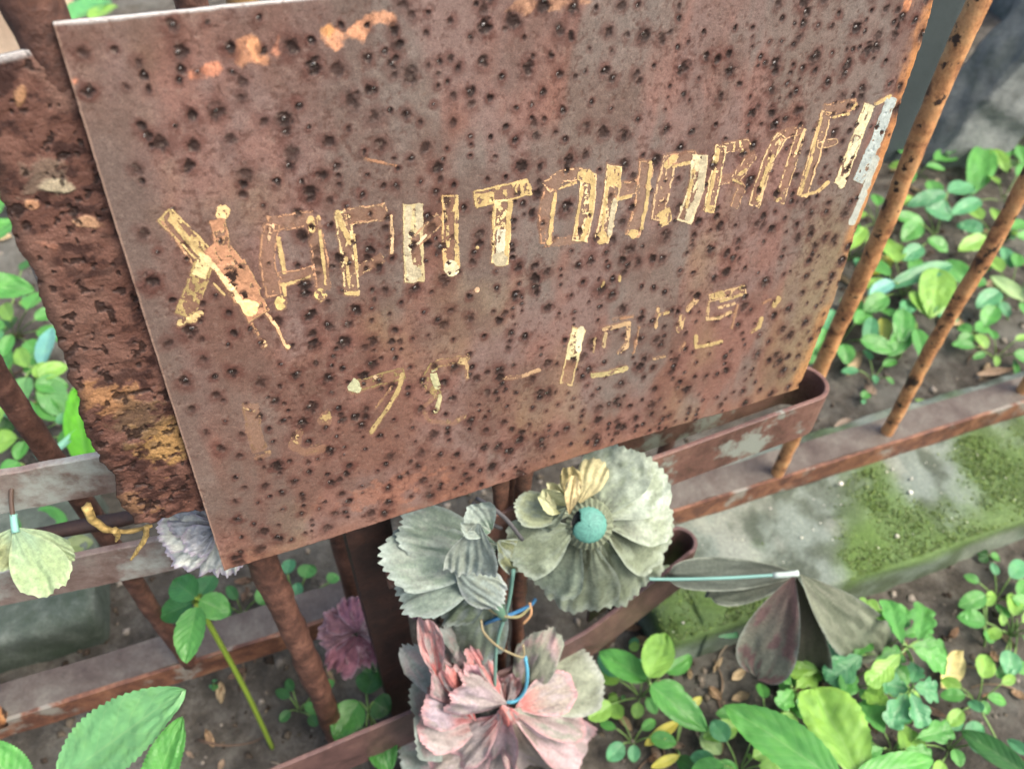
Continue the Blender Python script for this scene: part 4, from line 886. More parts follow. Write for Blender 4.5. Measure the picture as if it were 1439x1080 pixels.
petals(f1_, [(806, 712, 800, 655, -.008, .006, 30, dict(c0=(.2, .16, .07), c1=(.36, .31, .15), folds=3, famp=.003, teeth=4, nv=15)),
             (814, 706, 842, 646, -.004, .012, 44, dict(c0=(.28, .25, .13), c1=(.42, .39, .22), folds=4, famp=.002, teeth=5, nv=21)),
             (800, 722, 808, 668, -.016, -.004, 22, dict(c0=(.3, .24, .12), c1=(.52, .44, .24), folds=2, famp=.003, teeth=3, nv=13, cup=.3))], name='dry_petal')
petals(f1_, [(792, 718, 760, 690, -.004, .004, 34, dict(c0=(.3, .32, .16), c1=(.42, .44, .26), cup=.55, folds=3, famp=.002, teeth=4, nv=17)),
             (790, 706, 770, 680, .002, .008, 30, dict(c0=(.34, .36, .18), c1=(.46, .46, .28), cup=.5, folds=2, famp=.002, teeth=4, nv=17))], name='bud_petal')
ax = M @ np.array([1, 0, 0.]); ay = M @ np.array([0, 1, 0.])
fn = nrm(to_cam(ctr) + ax * .12 - ay * .1); fx = nrm(np.cross(ay, fn)); fy = np.cross(fn, fx); rr = sc(ctr)
V, Fc = [], []; na, nk = 48, 5
for k in range(nk):
    for i in range(na):
        a = 2 * math.pi * i / na; rad = (25 + 2.9 * k) * rr * (1 + (.03 if i % 2 else -.02) * (k > 0)); hz_ = (.006 - .0022 * k + (.0009 if i % 2 else 0) * (k < 4))
        V.append(ctr + (fx * math.cos(a) + fy * math.sin(a)) * rad + fn * hz_)
for k in range(nk - 1):
    for i in range(na):
        if 18 < i < 25 and k > 1: continue
        i2 = (i + 1) % na; Fc.append((k * na + i, k * na + i2, (k + 1) * na + i2, (k + 1) * na + i))
link('collar', mesh('collar', V, Fc, False, colarr(len(V), (.17, .2, .135), .25, 3)), M_petal, f1_)
V, Fc = [], []; na, nk = 40, 14
for k in range(nk + 1):
    ph = (k / nk) * math.pi * .5
    for i in range(na):
        a = 2 * math.pi * i / na; rad = 27 * rr * math.cos(ph)
        V.append(ctr + (fx * math.cos(a) + fy * math.sin(a)) * rad + fn * (.003 + 16 * rr * math.sin(ph)))
for k in range(nk):
    for i in range(na):
        i2 = (i + 1) % na; a = 360 * i / na; lo = k / nk
        if 118 < a < 205 and lo < .62 - abs(a - 150) / 130: continue
        Fc.append((k * na + i, k * na + i2, (k + 1) * na + i2, (k + 1) * na + i))
bt = link('button', mesh('button', V, Fc, True, colarr(len(V), (.07, .2, .165), .2, 4)), M_plastic, f1_)
sdm = bt.modifiers.new('s', 'SOLIDIFY'); sdm.thickness = .0008
V = [ctr + (fx * math.cos(q / 24 * 6.283) + fy * math.sin(q / 24 * 6.283)) * 23 * rr + fn * .0015 for q in range(24)]
link('hollow_shade', mesh('hollow_shade', V, [tuple(range(24))], False, colarr(24, (.015, .02, .02))), M_plastic, f1_)  # dark disc: shade seen through the button's hole, put into colour

# ---- drooping grey green flower left of it
f2_ = empty('artificial_flower', on_plate(690, 770, .01), 'drooping grey green cloth flower seen from the side below the plaque', 'artificial flower')
g2_ = lambda **k: dict(dict(c0=(.070, .119, .084), c1=(.154, .203, .164), edge=(.252, .308, .280), patch=(.210, .252, .217), folds=5, famp=.0015, und=.09), **k)
petals(f2_, [
    (700, 768, 560, 738, .010, .020, 74, g2_(c0=(.063, .112, .084))), (696, 772, 536, 790, .004, .010, 92, g2_()), (694, 778, 562, 846, .002, .006, 84, g2_(c1=(.168, .217, .182))),
    (690, 790, 662, 920, .006, .014, 92, g2_(c0=(.091, .119, .063), c1=(.189, .238, .175))), (700, 786, 620, 870, .008, .014, 70, g2_(c1=(.140, .182, .119))),
    (690, 745, 655, 716, -.012, -.004, 60, g2_(c1=(.210, .259, .231), cup=.3)), (672, 735, 660, 806, -.014, -.018, 74, g2_(c0=(.196, .238, .217), c1=(.210, .259, .231), cup=.25, edge=(.315, .364, .336))),
    (640, 800, 716, 850, -.012, -.016, 58, g2_(c0=(.189, .238, .217), c1=(.189, .238, .224), cup=-.25, edge=(.350, .399, .385))), (700, 760, 735, 790, .002, .006, 52, g2_(c0=(.140, .168, .091), c1=(.182, .203, .112)))])
stem('calyx', [on_plate(684, 822, -.004), on_plate(692, 842, -.004), on_plate(708, 866, -.002)], (.0055, .0045), (.10, .20, .14), f2_, 8, 10)
stem('flower_stem', [on_plate(722, 800, -.004), on_plate(714, 850, -.004), on_plate(698, 905, -.004), on_plate(695, 975, -.002)], .0017, (.12, .24, .2), f2_, 16)

# ---- faded pink carnation
f3_ = empty('artificial_flower', on_plate(710, 1000, .01), 'large faded pink and grey ruffled cloth carnation at the bottom of the photo', 'artificial flower')
PK, PC, PL, PG, PS = (.30, .16, .155), (.40, .14, .13), (.37, .31, .335), (.22, .205, .185), (.22, .25, .22)
p_ = lambda **k: dict(dict(c0=PG, c1=PL, edge=(.44, .27, .285), patch=(.29, .255, .25), folds=2, famp=.0018, jit=.004, teeth=15, tamp=.05, und=.13), **k)
petals(f3_, [
    # outer, behind
    (690, 1000, 592, 900, .012, .012, 90, p_(c0=(.156, .179, .172), c1=(.226, .273, .257), edge=(.281, .312, .296))), (680, 1040, 572, 985, .012, .010, 110, p_(c0=(.156, .187, .172), c1=(.211, .257, .242), edge=(.257, .312, .289))),
    (690, 1060, 558, 1085, .012, .010, 120, p_(c0=(.156, .187, .172), c1=(.195, .242, .218), edge=(.257, .312, .289))), (735, 985, 768, 880, .014, .012, 62, p_(c0=(.218, .234, .156), c1=(.257, .281, .211), tipc=(.429, .281, .281), edge=(.296, .328, .265))),
    (740, 990, 838, 935, .014, .010, 104, p_(c0=(.203, .218, .156), c1=(.250, .281, .211), edge=(.312, .343, .296), patch=(.187, .211, .156))), (750, 1010, 862, 1060, .014, .008, 100, p_(c0=(.172, .203, .148), c1=(.234, .281, .211), edge=(.328, .367, .312))),
    (640, 960, 628, 905, .008, .004, 44, p_(c0=(.094, .101, .094), c1=(.109, .125, .117), edge=(.125, .140, .125), teeth=0)),
    (722, 1040, 860, 1110, .006, .004, 110, p_(c1=(.257, .265, .218))), (700, 1050, 690, 1150, .004, .0, 120, p_()), (690, 1050, 590, 1130, .004, .002, 100, p_(c0=(.218, .156, .148)))])
petals(f3_, [
    (616, 948, 598, 868, -.002, .002, 34, p_(c0=(.390, .101, .094), c1=(.452, .234, .226), cup=.5, edge=(.468, .312, .312))), (660, 985, 602, 935, -.004, .0, 54, p_(c0=(.328, .156, .148), c1=(.328, .250, .257))),
    (668, 1010, 590, 978, -.006, -.004, 64, p_(c0=PC, c1=(.351, .296, .335))), (676, 1018, 584, 1024, -.008, -.008, 70, p_(c0=PK, c1=(.312, .281, .273))), (684, 1026, 604, 1076, -.010, -.010, 66, p_(c0=PK, c1=(.281, .250, .226))),
    (668, 1012, 626, 940, -.018, -.008, 34, p_(c0=(.452, .101, .094), c1=(.468, .172, .156), cup=-.5, edge=(.515, .281, .281))), (712, 988, 638, 966, -.020, -.014, 66, p_(c0=(.187, .156, .156), c1=(.328, .273, .296), cup=-.35)),
    (710, 996, 664, 924, -.012, -.004, 42, p_(c0=(.390, .109, .101), c1=(.484, .218, .211), cup=-.3)), (690, 975, 648, 932, .0, .004, 40, p_(c0=(.078, .039, .055), c1=(.172, .094, .125))),
    (708, 998, 716, 942, -.006, .0, 40, p_(c0=(.078, .039, .039), c1=(.234, .125, .117))),
    (722, 998, 822, 1012, -.014, -.012, 66, p_(c0=(.250, .172, .156), c1=(.328, .273, .273), patch=(.234, .250, .211))), (724, 1006, 830, 1062, -.016, -.014, 78, p_(c0=(.203, .172, .148), c1=(.343, .296, .296), patch=(.468, .359, .374))),
    (716, 1010, 788, 1098, -.018, -.016, 76, p_(c0=(.211, .172, .148), c1=(.257, .234, .195))), (726, 994, 806, 962, -.010, -.006, 60, p_(c0=(.351, .125, .117), c1=(.281, .250, .218))),
    (708, 996, 690, 1072, -.026, -.020, 70, p_(c0=(.406, .156, .156), c1=(.406, .312, .335))), (704, 1004, 640, 1066, -.022, -.018, 56, p_(c0=(.359, .140, .133), c1=(.312, .273, .257))),
    (716, 996, 730, 1080, -.024, -.018, 44, p_(c0=(.452, .109, .101), c1=(.343, .257, .250), cup=-.4)), (704, 992, 722, 1034, -.032, -.026, 26, p_(c0=(.484, .187, .172), c1=(.468, .156, .140), cup=-.5))])
# ---- grey brown flower hanging on a teal wire
f4_ = empty('artificial_flower', on_plate(1118, 810, .01), 'withered grey brown cloth flower hanging from a straight teal wire', 'artificial flower')
g4_ = lambda **k: dict(dict(prof='obov', nu=44, nv=23, c0=(.085, .085, .065), c1=(.12, .135, .10), edge=(.22, .25, .21), folds=2, famp=.0016, teeth=24, tamp=.03, jit=.003, und=.07, cup=.12, curl=.06), **k)
petals(f4_, [
    (1124, 806, 956, 806, -.012, -.008, 62, g4_(c0=(.05, .06, .05), c1=(.065, .08, .066))), (1122, 810, 1000, 838, -.016, -.012, 52, g4_(c0=(.05, .055, .045), c1=(.07, .085, .066))),
    (1120, 810, 1128, 978, -.034, -.055, 112, g4_(und=.02, c0=(.05, .042, .034), c1=(.06, .06, .045))),
    (1116, 808, 1062, 958, -.044, -.07, 108, g4_(und=.02, c0=(.12, .075, .07), c1=(.16, .175, .135), patch=(.14, .09, .085))), (1124, 806, 1252, 936, -.044, -.078, 112, g4_(und=.0, cup=.02, folds=0, c0=(.17, .185, .14), c1=(.21, .24, .175), patch=(.12, .14, .10)))])
stem('wire', [on_plate(842, 806, .012), on_plate(905, 813, .002), on_plate(1010, 812, -.024), on_plate(1112, 806, -.047)],   .0015, (.13, .28, .25), f4_, 16)
stem('wire_sleeve', [on_plate(1086, 808, -.041), on_plate(1104, 807, -.046), on_plate(1122, 805, -.05)], .0028, (.36, .44, .41), f4_, 6)
# ---- faded lilac flower behind the lower left corner
f5_ = empty('artificial_flower', on_plate(285, 755, .04), 'faded lilac and white cloth flower behind the lower left corner of the plaque', 'artificial flower')
g5_ = lambda **k: dict(dict(c0=(.28, .28, .29), c1=(.5, .54, .5), edge=(.4, .37, .44), folds=4, famp=.002, jit=.005), **k)
petals(f5_, [(300, 735, 222, 752, .036, .040, 58, g5_()), (302, 740, 240, 786, .034, .036, 62, g5_()), (305, 742, 278, 800, .032, .034, 58, g5_(c1=(.5, .54, .5))), (308, 745, 318, 806, .032, .034, 52, g5_()), (300, 730, 236, 728, .04, .044, 50, g5_(c1=(.3, .33, .36))),
             (306, 742, 262, 770, .028, .028, 48, g5_(c0=(.08, .09, .1), c1=(.4, .42, .44)))])
# ---- dim pink flower in the shade by the post
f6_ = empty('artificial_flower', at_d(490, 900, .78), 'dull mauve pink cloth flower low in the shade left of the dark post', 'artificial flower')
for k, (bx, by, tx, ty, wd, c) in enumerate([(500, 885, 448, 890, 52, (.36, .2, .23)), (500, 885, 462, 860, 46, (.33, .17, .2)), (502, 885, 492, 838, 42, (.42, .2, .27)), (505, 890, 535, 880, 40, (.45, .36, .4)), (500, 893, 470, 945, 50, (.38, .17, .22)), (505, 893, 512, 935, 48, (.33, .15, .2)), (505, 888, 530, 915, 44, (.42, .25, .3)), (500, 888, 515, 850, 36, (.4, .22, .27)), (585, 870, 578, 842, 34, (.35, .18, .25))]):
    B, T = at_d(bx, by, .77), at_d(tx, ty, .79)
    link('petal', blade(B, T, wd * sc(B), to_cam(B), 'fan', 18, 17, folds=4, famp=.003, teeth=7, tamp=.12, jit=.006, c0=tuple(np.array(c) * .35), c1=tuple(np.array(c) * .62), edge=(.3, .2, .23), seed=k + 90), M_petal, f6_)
q6 = at_d(500, 890, .78); stem('flower_stem', [q6, q6 + np.array([.01, .0, -.1]), np.array([q6[0] + .02, q6[1], float(ground_h(q6[0], q6[1])) - .01])], .002, (.1, .16, .1), f6_, 10)
# ---- pale cloth leaf on a wire loop, left
D7 = min(depth(SA + SD * .95), depth(LA + LD * .95)) - .012
f7_ = empty('artificial_leaf', at_d(20, 735, D7), 'pale green cloth leaf dangling from a wire loop on the grey strip', 'artificial leaf')
for k, (tx, ty, wd, c, dd) in enumerate([(78, 832, 70, (.27, .37, .2), D7-0.008), (-14, 800, 52, (.25, .29, .15), D7-0.003), (100, 790, 44, (.27, .36, .21), D7+0.007)]):
    B, T = at_d(21, 742, D7+0.000), at_d(tx, ty, dd)
    link('petal', blade(B, T, wd * sc(B), to_cam(B), 'fan', 20, 25, folds=3, famp=.0018, teeth=8, tamp=.05, jit=.003, c0=(.22, .33, .22), c1=c, edge=(.33, .42, .25), seed=k + 120), M_petal, f7_)
stem('wire', [at_d(21, 746, D7-0.001), at_d(16, 705, D7-0.003), at_d(18, 680, D7-0.003), at_d(30, 666, D7+0.004), at_d(44, 662, D7+0.022)], .0014, (.09, .06, .045), f7_, 14)
stem('wire_end', [at_d(19, 722, D7-.0015), at_d(20, 735, D7-.0015), at_d(22, 748, D7-0.002)], .0022, (.2, .42, .36), f7_, 6)

# ---- ties and string round the rods
tw = empty('blue_tie_wire', on_plate(715, 860, .0), 'bright blue tie wire wound round the rusty rods above the carnation', 'wire')
stem('coil', [on_plate(680, 876, .004), on_plate(700, 868, -.004), on_plate(720, 862, -.004), on_plate(745, 850, .006), on_plate(752, 842, .014)], .0017, (.03, .12, .24), tw, 20)
stem('loop', [on_plate(738, 922, .0), on_plate(741, 945, -.006), on_plate(738, 968, -.008), on_plate(728, 982, -.008), on_plate(714, 986, -.006), on_plate(704, 980, .002)], .0017, (.08, .30, .42), tw, 24)
tg = empty('string', on_plate(715, 900, .0), 'thin tan string looped loosely round the rusty rods', 'string')
stem('strand', [on_plate(676, 870, .002), on_plate(680, 888, -.004), on_plate(700, 908, -.006), on_plate(724, 920, -.006), on_plate(736, 922, -.002), on_plate(735, 905, .002)], .001, (.26, .22, .13), tg, 26)
stem('band', [on_plate(680, 848, .0), on_plate(700, 862, -.005), on_plate(728, 866, -.005), on_plate(745, 852, .004)], (.0018, .0012), (.2, .19, .1), tg, 18)
stem('strand', [on_plate(744, 846, .006), on_plate(746, 862, .0), on_plate(735, 876, -.002)], .0013, (.35, .2, .1), tg, 10)
wr = stem('black_wire', [on_plate(670, 700, .012), on_plate(690, 712, .0), on_plate(712, 730, -.004), on_plate(734, 758, -.008)], .0016, (.07, .07, .075), None, 16)
tag(wr, 'thin dark wire between the two green cloth flowers', 'wire')
wr = stem('black_wire', [on_plate(664, 706, .012), on_plate(680, 722, .006), on_plate(690, 735, .004), on_plate(704, 742, .006)], .0016, (.05, .05, .055), None, 14)
tag(wr, 'short dark wire beside the side-on grey green flower', 'wire')
# ---- curled yellow dry leaf
dl = empty('dry_leaf', on_plate(165, 742, .03), 'curled yellow dry leaf with a forked end below the flaked sheet', 'dry leaf')
for k, (pts, r0, r1) in enumerate([([(122, 712), (132, 732), (152, 744), (182, 746), (214, 738)], .0028, .001), ([(206, 740), (204, 756), (194, 772), (184, 786)], .002, .0008), ([(160, 744), (166, 752), (163, 760)], .002, .0008)]):
    cp = curve([on_plate(x, y, .02 + .002 * i_) for i_, (x, y) in enumerate(pts)], 26)
    V, Fc = tube(cp, list(np.linspace(r0, r1, 26)), 9, True, .5, 140 + k)
    link('blade', mesh('blade', V, Fc, True, colarr(len(V), (.42, .3, .11), .45, 5 + k)), M_dry, dl)

# ================================================================== LIVE PLANTS
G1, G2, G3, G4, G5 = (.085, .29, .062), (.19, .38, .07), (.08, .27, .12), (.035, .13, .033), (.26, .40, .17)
def leaf_obj(B, T, wd, up, col, prof, parent, seed, nm='leaf', **kw):
    big = wd > .035
    o = dict(nu=40 if big else 22, nv=15 if big else 11, crease=.14, curl=.12, teeth=13 if prof in ('ovate', 'obov') else 0, tamp=.09, jit=.002 * wd / .03,
             c0=col, c1=tuple(np.array(col) * (.85 + .4 * rnd.random())), mott=.18)
    o.update(kw)
    return link(nm, blade(B, T, wd, up, prof, seed=seed, **o), M_leaf, parent)
pc = [0]
def plant(name, label, root, leaves, z=.06, col=G1, prof='ovate', cat='weed', hub=None, group=None, stemc=(.16, .28, .08), sr=.0013):
    """leaves: (bx,by,tx,ty,width px[,colour[,profile]]) lying about z above the ground"""
    pc[0] += 1; sd_ = pc[0] * 31
    R0 = gp(*root); pl = empty(name, R0, label, cat, group); r = random.Random(sd_)
    H0 = None
    if hub is not None:
        H0 = gp(hub[0], hub[1], z); stem('stem', [R0 - np.array([0, 0, .01]), (R0 + H0) / 2 + np.array([.006, -.004, 0]), H0], sr * 1.2, stemc, pl, 12)
    for k, lf in enumerate(leaves):
        bx, by, tx, ty, wd = lf[:5]; c = lf[5] if len(lf) > 5 else col; pf = lf[6] if len(lf) > 6 else prof
        zz = z * (.85 + .3 * r.random())
        B = gp(bx, by, zz); T = gp(tx, ty, zz - .004 + .008 * (r.random() - .5))
        up = np.array([.25 * (r.random() - .5), -.25 + .2 * (r.random() - .5), 1.0])
        leaf_obj(B, T, wd * sc(B), up, c, pf, pl, sd_ + k, **(dict(lobes=2.6, teeth=0, nu=34) if 'lobed' in name and pf == 'obov' else {}))
        S = H0 if H0 is not None else R0 - np.array([0, 0, .006])
        stem('leaf_stalk', [S, (S + B) / 2 + np.array([0, 0, .004]), B], sr * .8, stemc, pl, 8, 6)
    return pl
plant('broad_leaf_weed', 'weed with a big soft leaf and yellowish neighbour near the dark slab', (1385, 262), [(1385, 206, 1372, 262, 46), (1395, 210, 1418, 238, 26, G2), (1350, 182, 1336, 212, 26, G4), (1378, 200, 1400, 166, 22), (1380, 196, 1368, 160, 18, G3)], .05)
plant('small_seedling', 'tiny seedling with pale round leaves at the right frame edge', (1430, 240), [(1428, 222, 1424, 204, 14, G1, 'round'), (1432, 222, 1448, 206, 16, G1, 'round'), (1428, 226, 1412, 236, 12, G5, 'round')], .02)
plant('trailing_weed', 'leafy weed with paired bluish leaves between the two orange bars', (1316, 330), [(1330, 272, 1276, 286, 30, G3), (1332, 270, 1374, 258, 34, G3), (1300, 292, 1342, 300, 46, G3), (1292, 314, 1270, 336, 34), (1304, 336, 1334, 352, 32), (1296, 346, 1270, 364, 30, G3)], .05)
plant('trailing_weed', 'weed with one large yellowish leaf left of the second orange bar', (1318, 425), [(1338, 372, 1252, 396, 34, G3), (1330, 366, 1362, 398, 38), (1320, 378, 1312, 436, 58, G2), (1256, 396, 1222, 412, 26, (.16, .42, .34)), (1312, 438, 1350, 446, 32, G3)], .055)
plant('trailing_weed', 'weed of small serrated leaves with a yellow one above the rail', (1262, 505), [(1262, 448, 1240, 432, 26), (1268, 440, 1284, 420, 28, G3), (1226, 446, 1220, 486, 26, G3), (1242, 446, 1244, 476, 24, (.42, .45, .1)), (1278, 462, 1252, 496, 34), (1288, 462, 1302, 504, 30, G1), (1270, 450, 1284, 470, 30, G2)], .045)
plant('clover', 'four leaflet clover sprig right of the second orange bar', (1368, 480), [(1366, 466, 1346, 458, 20, G1, 'round'), (1370, 464, 1392, 456, 22, G1, 'round'), (1366, 470, 1348, 482, 20, G1, 'round'), (1372, 470, 1388, 488, 20, G2, 'round')], .03)
plant('pale_shoot', 'pale long leaf and bluish shoot at the right frame edge', (1420, 450), [(1392, 388, 1444, 420, 30, G5, 'lance'), (1400, 420, 1384, 440, 24, G3), (1404, 424, 1420, 444, 22, G3)], .035)
plant('teal_leaf_weed', 'dark bluish leaf touching the rail at the right frame edge', (1432, 556), [(1436, 530, 1386, 548, 22, (.03, .16, .14), 'lance'), (1430, 535, 1428, 500, 12, G1, 'lance')], .02)
plant('green_shoot', 'short bright green blade lying behind the rail', (1290, 572), [(1286, 560, 1326, 582, 16, G2, 'lance')], .012)
plant('hidden_weed', 'green leaves peeking between the plaque edge and the first bar', (1166, 500), [(1172, 436, 1150, 470, 32, G3), (1160, 462, 1140, 506, 34, G1), (1150, 488, 1166, 506, 26, G4)], .05)
plant('yellow_curl_leaf', 'small yellow curled leaf beside the first orange bar', (1244, 382), [(1250, 362, 1228, 382, 24, (.4, .42, .05), 'round')], .02)
plant('strip_weed', 'dark green leaves seen under the bent strip', (1010, 690), [(1034, 656, 982, 682, 30, G4), (985, 650, 955, 672, 26, G5)], .03)
# in front of the kerb, lower right
plant('three_leaf_weed', 'three leaflet weed on the soil right of the carnation', (918, 990), [(908, 956, 842, 912, 48), (912, 952, 938, 884, 56, G2), (914, 962, 996, 1024, 52)], .07, hub=(911, 958))
plant('three_leaf_weed', 'long serrated leaf low between the bent strip and the hanging flower', (960, 900), [(930, 838, 1040, 890, 52, G3), (940, 840, 905, 815, 34, G3)], .05)
plant('young_leaf', 'single pale small leaf on the soil at the bottom', (1000, 1050), [(985, 1030, 1014, 1058, 34, G5)], .02)
plant('yellow_leaf_weed', 'yellowing narrow leaves on the soil below the three leaflet weed', (950, 1050), [(955, 1012, 906, 1046, 22, (.5, .46, .08), 'lance'), (962, 998, 988, 978, 16, (.5, .48, .1), 'lance'), (955, 1060, 915, 1078, 18, (.46, .44, .08), 'lance')], .02)
plant('broad_leaf_weed', 'weed with large glossy pointed leaves at the bottom right', (1195, 1130), [(1182, 1100, 1020, 984, 86, G1), (1216, 1110, 1150, 958, 128, G2, 'obov'), (1200, 1092, 1322, 1066, 52, G1), (1190, 1110, 1120, 1120, 60, G1)], .14, hub=(1195, 1112), sr=.002)
plant('lobed_leaf_weed', 'cluster of bright lobed leaves right of the hanging flower', (1270, 940), [(1268, 905, 1248, 838, 44, G1, 'obov'), (1290, 900, 1302, 846, 48, G1, 'obov'), (1284, 912, 1334, 936, 46, G1, 'obov'), (1266, 918, 1222, 960, 40, G2, 'obov'), (1250, 870, 1204, 846, 40, G2, 'obov')], .09, hub=(1274, 910))
plant('lobed_leaf_weed', 'bluish lobed leaves below the bright lobed cluster', (1280, 1010), [(1278, 968, 1240, 958, 44, G3, 'obov'), (1284, 964, 1320, 972, 46, G3, 'obov'), (1280, 972, 1300, 1022, 44, G3, 'obov'), (1276, 974, 1252, 1018, 46, G3, 'obov'), (1282, 960, 1290, 932, 34, G3, 'obov')], .08, hub=(1280, 968))
plant('lobed_leaf_weed', 'small lobed leaves under the hanging flower', (1110, 1000), [(1112, 962, 1086, 936, 34, G1, 'obov'), (1114, 968, 1096, 992, 36, G1, 'obov'), (1128, 972, 1136, 998, 30, G2, 'obov'), (1118, 966, 1150, 940, 40, G2, 'obov'), (1180, 990, 1200, 940, 40, G1, 'obov')], .05)
plant('lobed_leaf_weed', 'pale round lobed leaf beside the large pointed leaf', (1285, 1070), [(1276, 1070, 1286, 1022, 52, G2, 'round'), (1250, 990, 1216, 968, 44, G2, 'obov')], .06)
plant('vine_seedling', 'thin vine with two small leaves on the soil at the right', (1385, 910), [(1382, 852, 1370, 832, 20, G1, 'round'), (1386, 850, 1398, 830, 16, G2, 'round'), (1382, 880, 1368, 870, 18, G1, 'round'), (1384, 884, 1398, 902, 22, G1, 'round')], .02)
plant('vine_seedling', 'small green leaves on the soil at the right frame edge', (1432, 860), [(1430, 835, 1446, 815, 22, G1, 'round'), (1425, 930, 1445, 945, 20, G1, 'round'), (1400, 950, 1418, 938, 22, G1, 'ovate')], .02)
plant('dark_leaf_weed', 'dark glossy pointed leaves in the bottom right corner', (1430, 1100), [(1450, 1092, 1352, 1022, 46, G4, 'lance'), (1444, 1060, 1416, 1036, 22, G3), (1380, 1000, 1362, 982, 24, G3)], .05)
plant('dark_leaf_weed', 'two small dark leaves at the foot of the carnation', (985, 1085), [(980, 1085, 950, 1062, 30, G4), (1005, 1075, 1040, 1085, 30, G1)], .02)
# left side
plant('nettle', 'serrated green leaves at the left frame edge beside the flaked sheet', (-30, 470), [(-40, 402, 46, 404, 52, G1), (-30, 350, 18, 300, 62, G1), (-20, 300, 8, 280, 30, G1)], .22, hub=(-45, 400), sr=.002)
plant('small_leaf_weed', 'small bright rosette of leaves left of the flaked sheet', (45, 590), [(40, 516, 20, 484, 26, G2), (48, 514, 70, 528, 30, G2), (36, 530, 22, 572, 40, (.12, .3, .1), 'round'), (66, 534, 84, 580, 40, (.12, .3, .1), 'round'), (60, 514, 68, 452, 34, (.15, .38, .34)), (40, 512, 16, 500, 22, G2)], .1, hub=(48, 520))
plant('long_leaf_weed', 'long bright green leaves behind the ragged edge of the flaked sheet', (120, 720), [(128, 672, 92, 530, 56, (.10, .36, .02), 'lance'), (52, 660, 130, 580, 16, (.2, .45, .33), 'lance'), (86, 660, 40, 606, 34, (.16, .4, .28)), (80, 660, 150, 640, 24, (.15, .38, .3), 'lance'), (28, 650, 0, 672, 40, G1)], .12)
plant('low_weed', 'green leaf glimpsed between the two grey strips at the left', (70, 760), [(95, 735, 30, 722, 44, G1), (90, 770, 130, 760, 34, (.2, .26, .1)), (30, 745, -10, 730, 36, G1)], .06)
plant('tall_weed', 'slim weed with a long green stem and drooping leaves below the plaque corner', (383, 1052), [(276, 852, 258, 928, 52, G1), (272, 846, 222, 866, 46, (.05, .2, .055)), (276, 840, 240, 812, 50, (.045, .19, .05)), (280, 842, 324, 862, 46, G1), (282, 836, 300, 806, 42, (.05, .2, .06))], .22, hub=(277, 846), sr=.0022, stemc=(.16, .24, .03))
def cluster(label, cx, cy, n, lo, hi, spread, seed, cols=(G1, G1, G2, G3), prof=('ovate',), z=.04, name='leafy_weed'):
    r = random.Random(seed); lv = []; lo *= 1.25; hi *= 1.35; spread *= 1.1
    for k in range(n):
        a = 6.283 * (k + r.random() * .6) / n; q = spread * (.25 + .75 * r.random()); L = r.uniform(lo, hi)
        bx, by = cx + q * math.cos(a), cy + .7 * q * math.sin(a)
        lv.append((bx, by, bx + L * math.cos(a), by + .75 * L * math.sin(a), L * r.uniform(.6, .85), r.choice(cols), r.choice(prof)))
    plant(name, label, (cx, cy + 12), lv, z, sr=.001)
cluster('bright lobed weed behind the hanging flower by the kerb', 1235, 905, 9, 30, 50, 50, 21, z=.05, name='lobed_leaf_weed', prof=('obov',))
cluster('large lobed weed between the pointed leaves and the yellow leaf', 1255, 1045, 8, 34, 54, 50, 22, z=.06, name='lobed_leaf_weed', prof=('obov',))
cluster('broad lobed weed under the right petal of the hanging flower', 1190, 950, 8, 30, 50, 50, 23, z=.05, name='lobed_leaf_weed', prof=('obov',))
cluster('serrated weed filling the gap between the bars', 1270, 400, 9, 26, 44, 50, 24, z=.05, prof=('ovate',))
cluster('serrated weed right of the second bar near the frame edge', 1420, 400, 8, 22, 40, 44, 26, z=.04, prof=('ovate',))
cluster('big leaved weed beside the curled strip end', 1180, 470, 7, 22, 40, 36, 27, z=.04, prof=('ovate',))
cluster('leafy weed at the bottom centre next to the carnation', 900, 965, 8, 24, 40, 50, 28, z=.03, prof=('ovate',))
cluster('leafy weed at the bottom between yellow leaves and pointed leaves', 1040, 1070, 8, 26, 42, 50, 29, z=.03)
cluster('leafy weed at the right frame edge below the kerb', 1420, 880, 8, 20, 36, 44, 30, z=.03)
cluster('serrated weed at the left edge between the serrated leaves and the strip', 30, 540, 9, 30, 46, 50, 31, z=.1, prof=('ovate',))
cluster('small weed on the soil left of the pointed leaves', 1075, 1005, 6, 22, 38, 40, 41, z=.03)
cluster('weed behind the yellow leaf at the lower right', 1375, 975, 7, 20, 36, 46, 42, z=.03)
cluster('weed behind the first bar below the slab', 1232, 300, 7, 20, 36, 36, 44, z=.04, prof=('ovate',))
cluster('weed at the right frame edge below the dark stone', 1410, 268, 5, 20, 36, 40, 45, z=.04, prof=('ovate',))
cluster('weed along the kerb foot at the right frame edge', 1400, 830, 6, 18, 32, 44, 46, z=.03)
cluster('leafy weed half hidden behind the first orange bar', 1195, 350, 7, 18, 34, 34, 1)
cluster('bushy green weed between the two bars near the rail', 1228, 520, 5, 12, 24, 22, 2, z=.02)
cluster('leafy weed growing right of the second bar at mid height', 1400, 330, 8, 20, 36, 40, 3)
cluster('green weed at the foot of the broken slab', 1290, 232, 7, 16, 30, 34, 4, z=.03)
cluster('leafy weed low behind the rail at the far right', 1400, 490, 6, 14, 26, 30, 5, z=.025)
cluster('dense weed at the right frame edge beside the dark stone', 1425, 190, 7, 16, 30, 34, 6)
cluster('bright weed filling the soil under the pointed leaves', 1160, 1040, 8, 26, 46, 60, 7, z=.03)
cluster('low weed along the foot of the kerb', 1130, 900, 7, 20, 36, 50, 9, z=.025)
cluster('leafy weed between the yellow leaf and the corner', 1335, 1040, 7, 18, 34, 44, 10, z=.025)
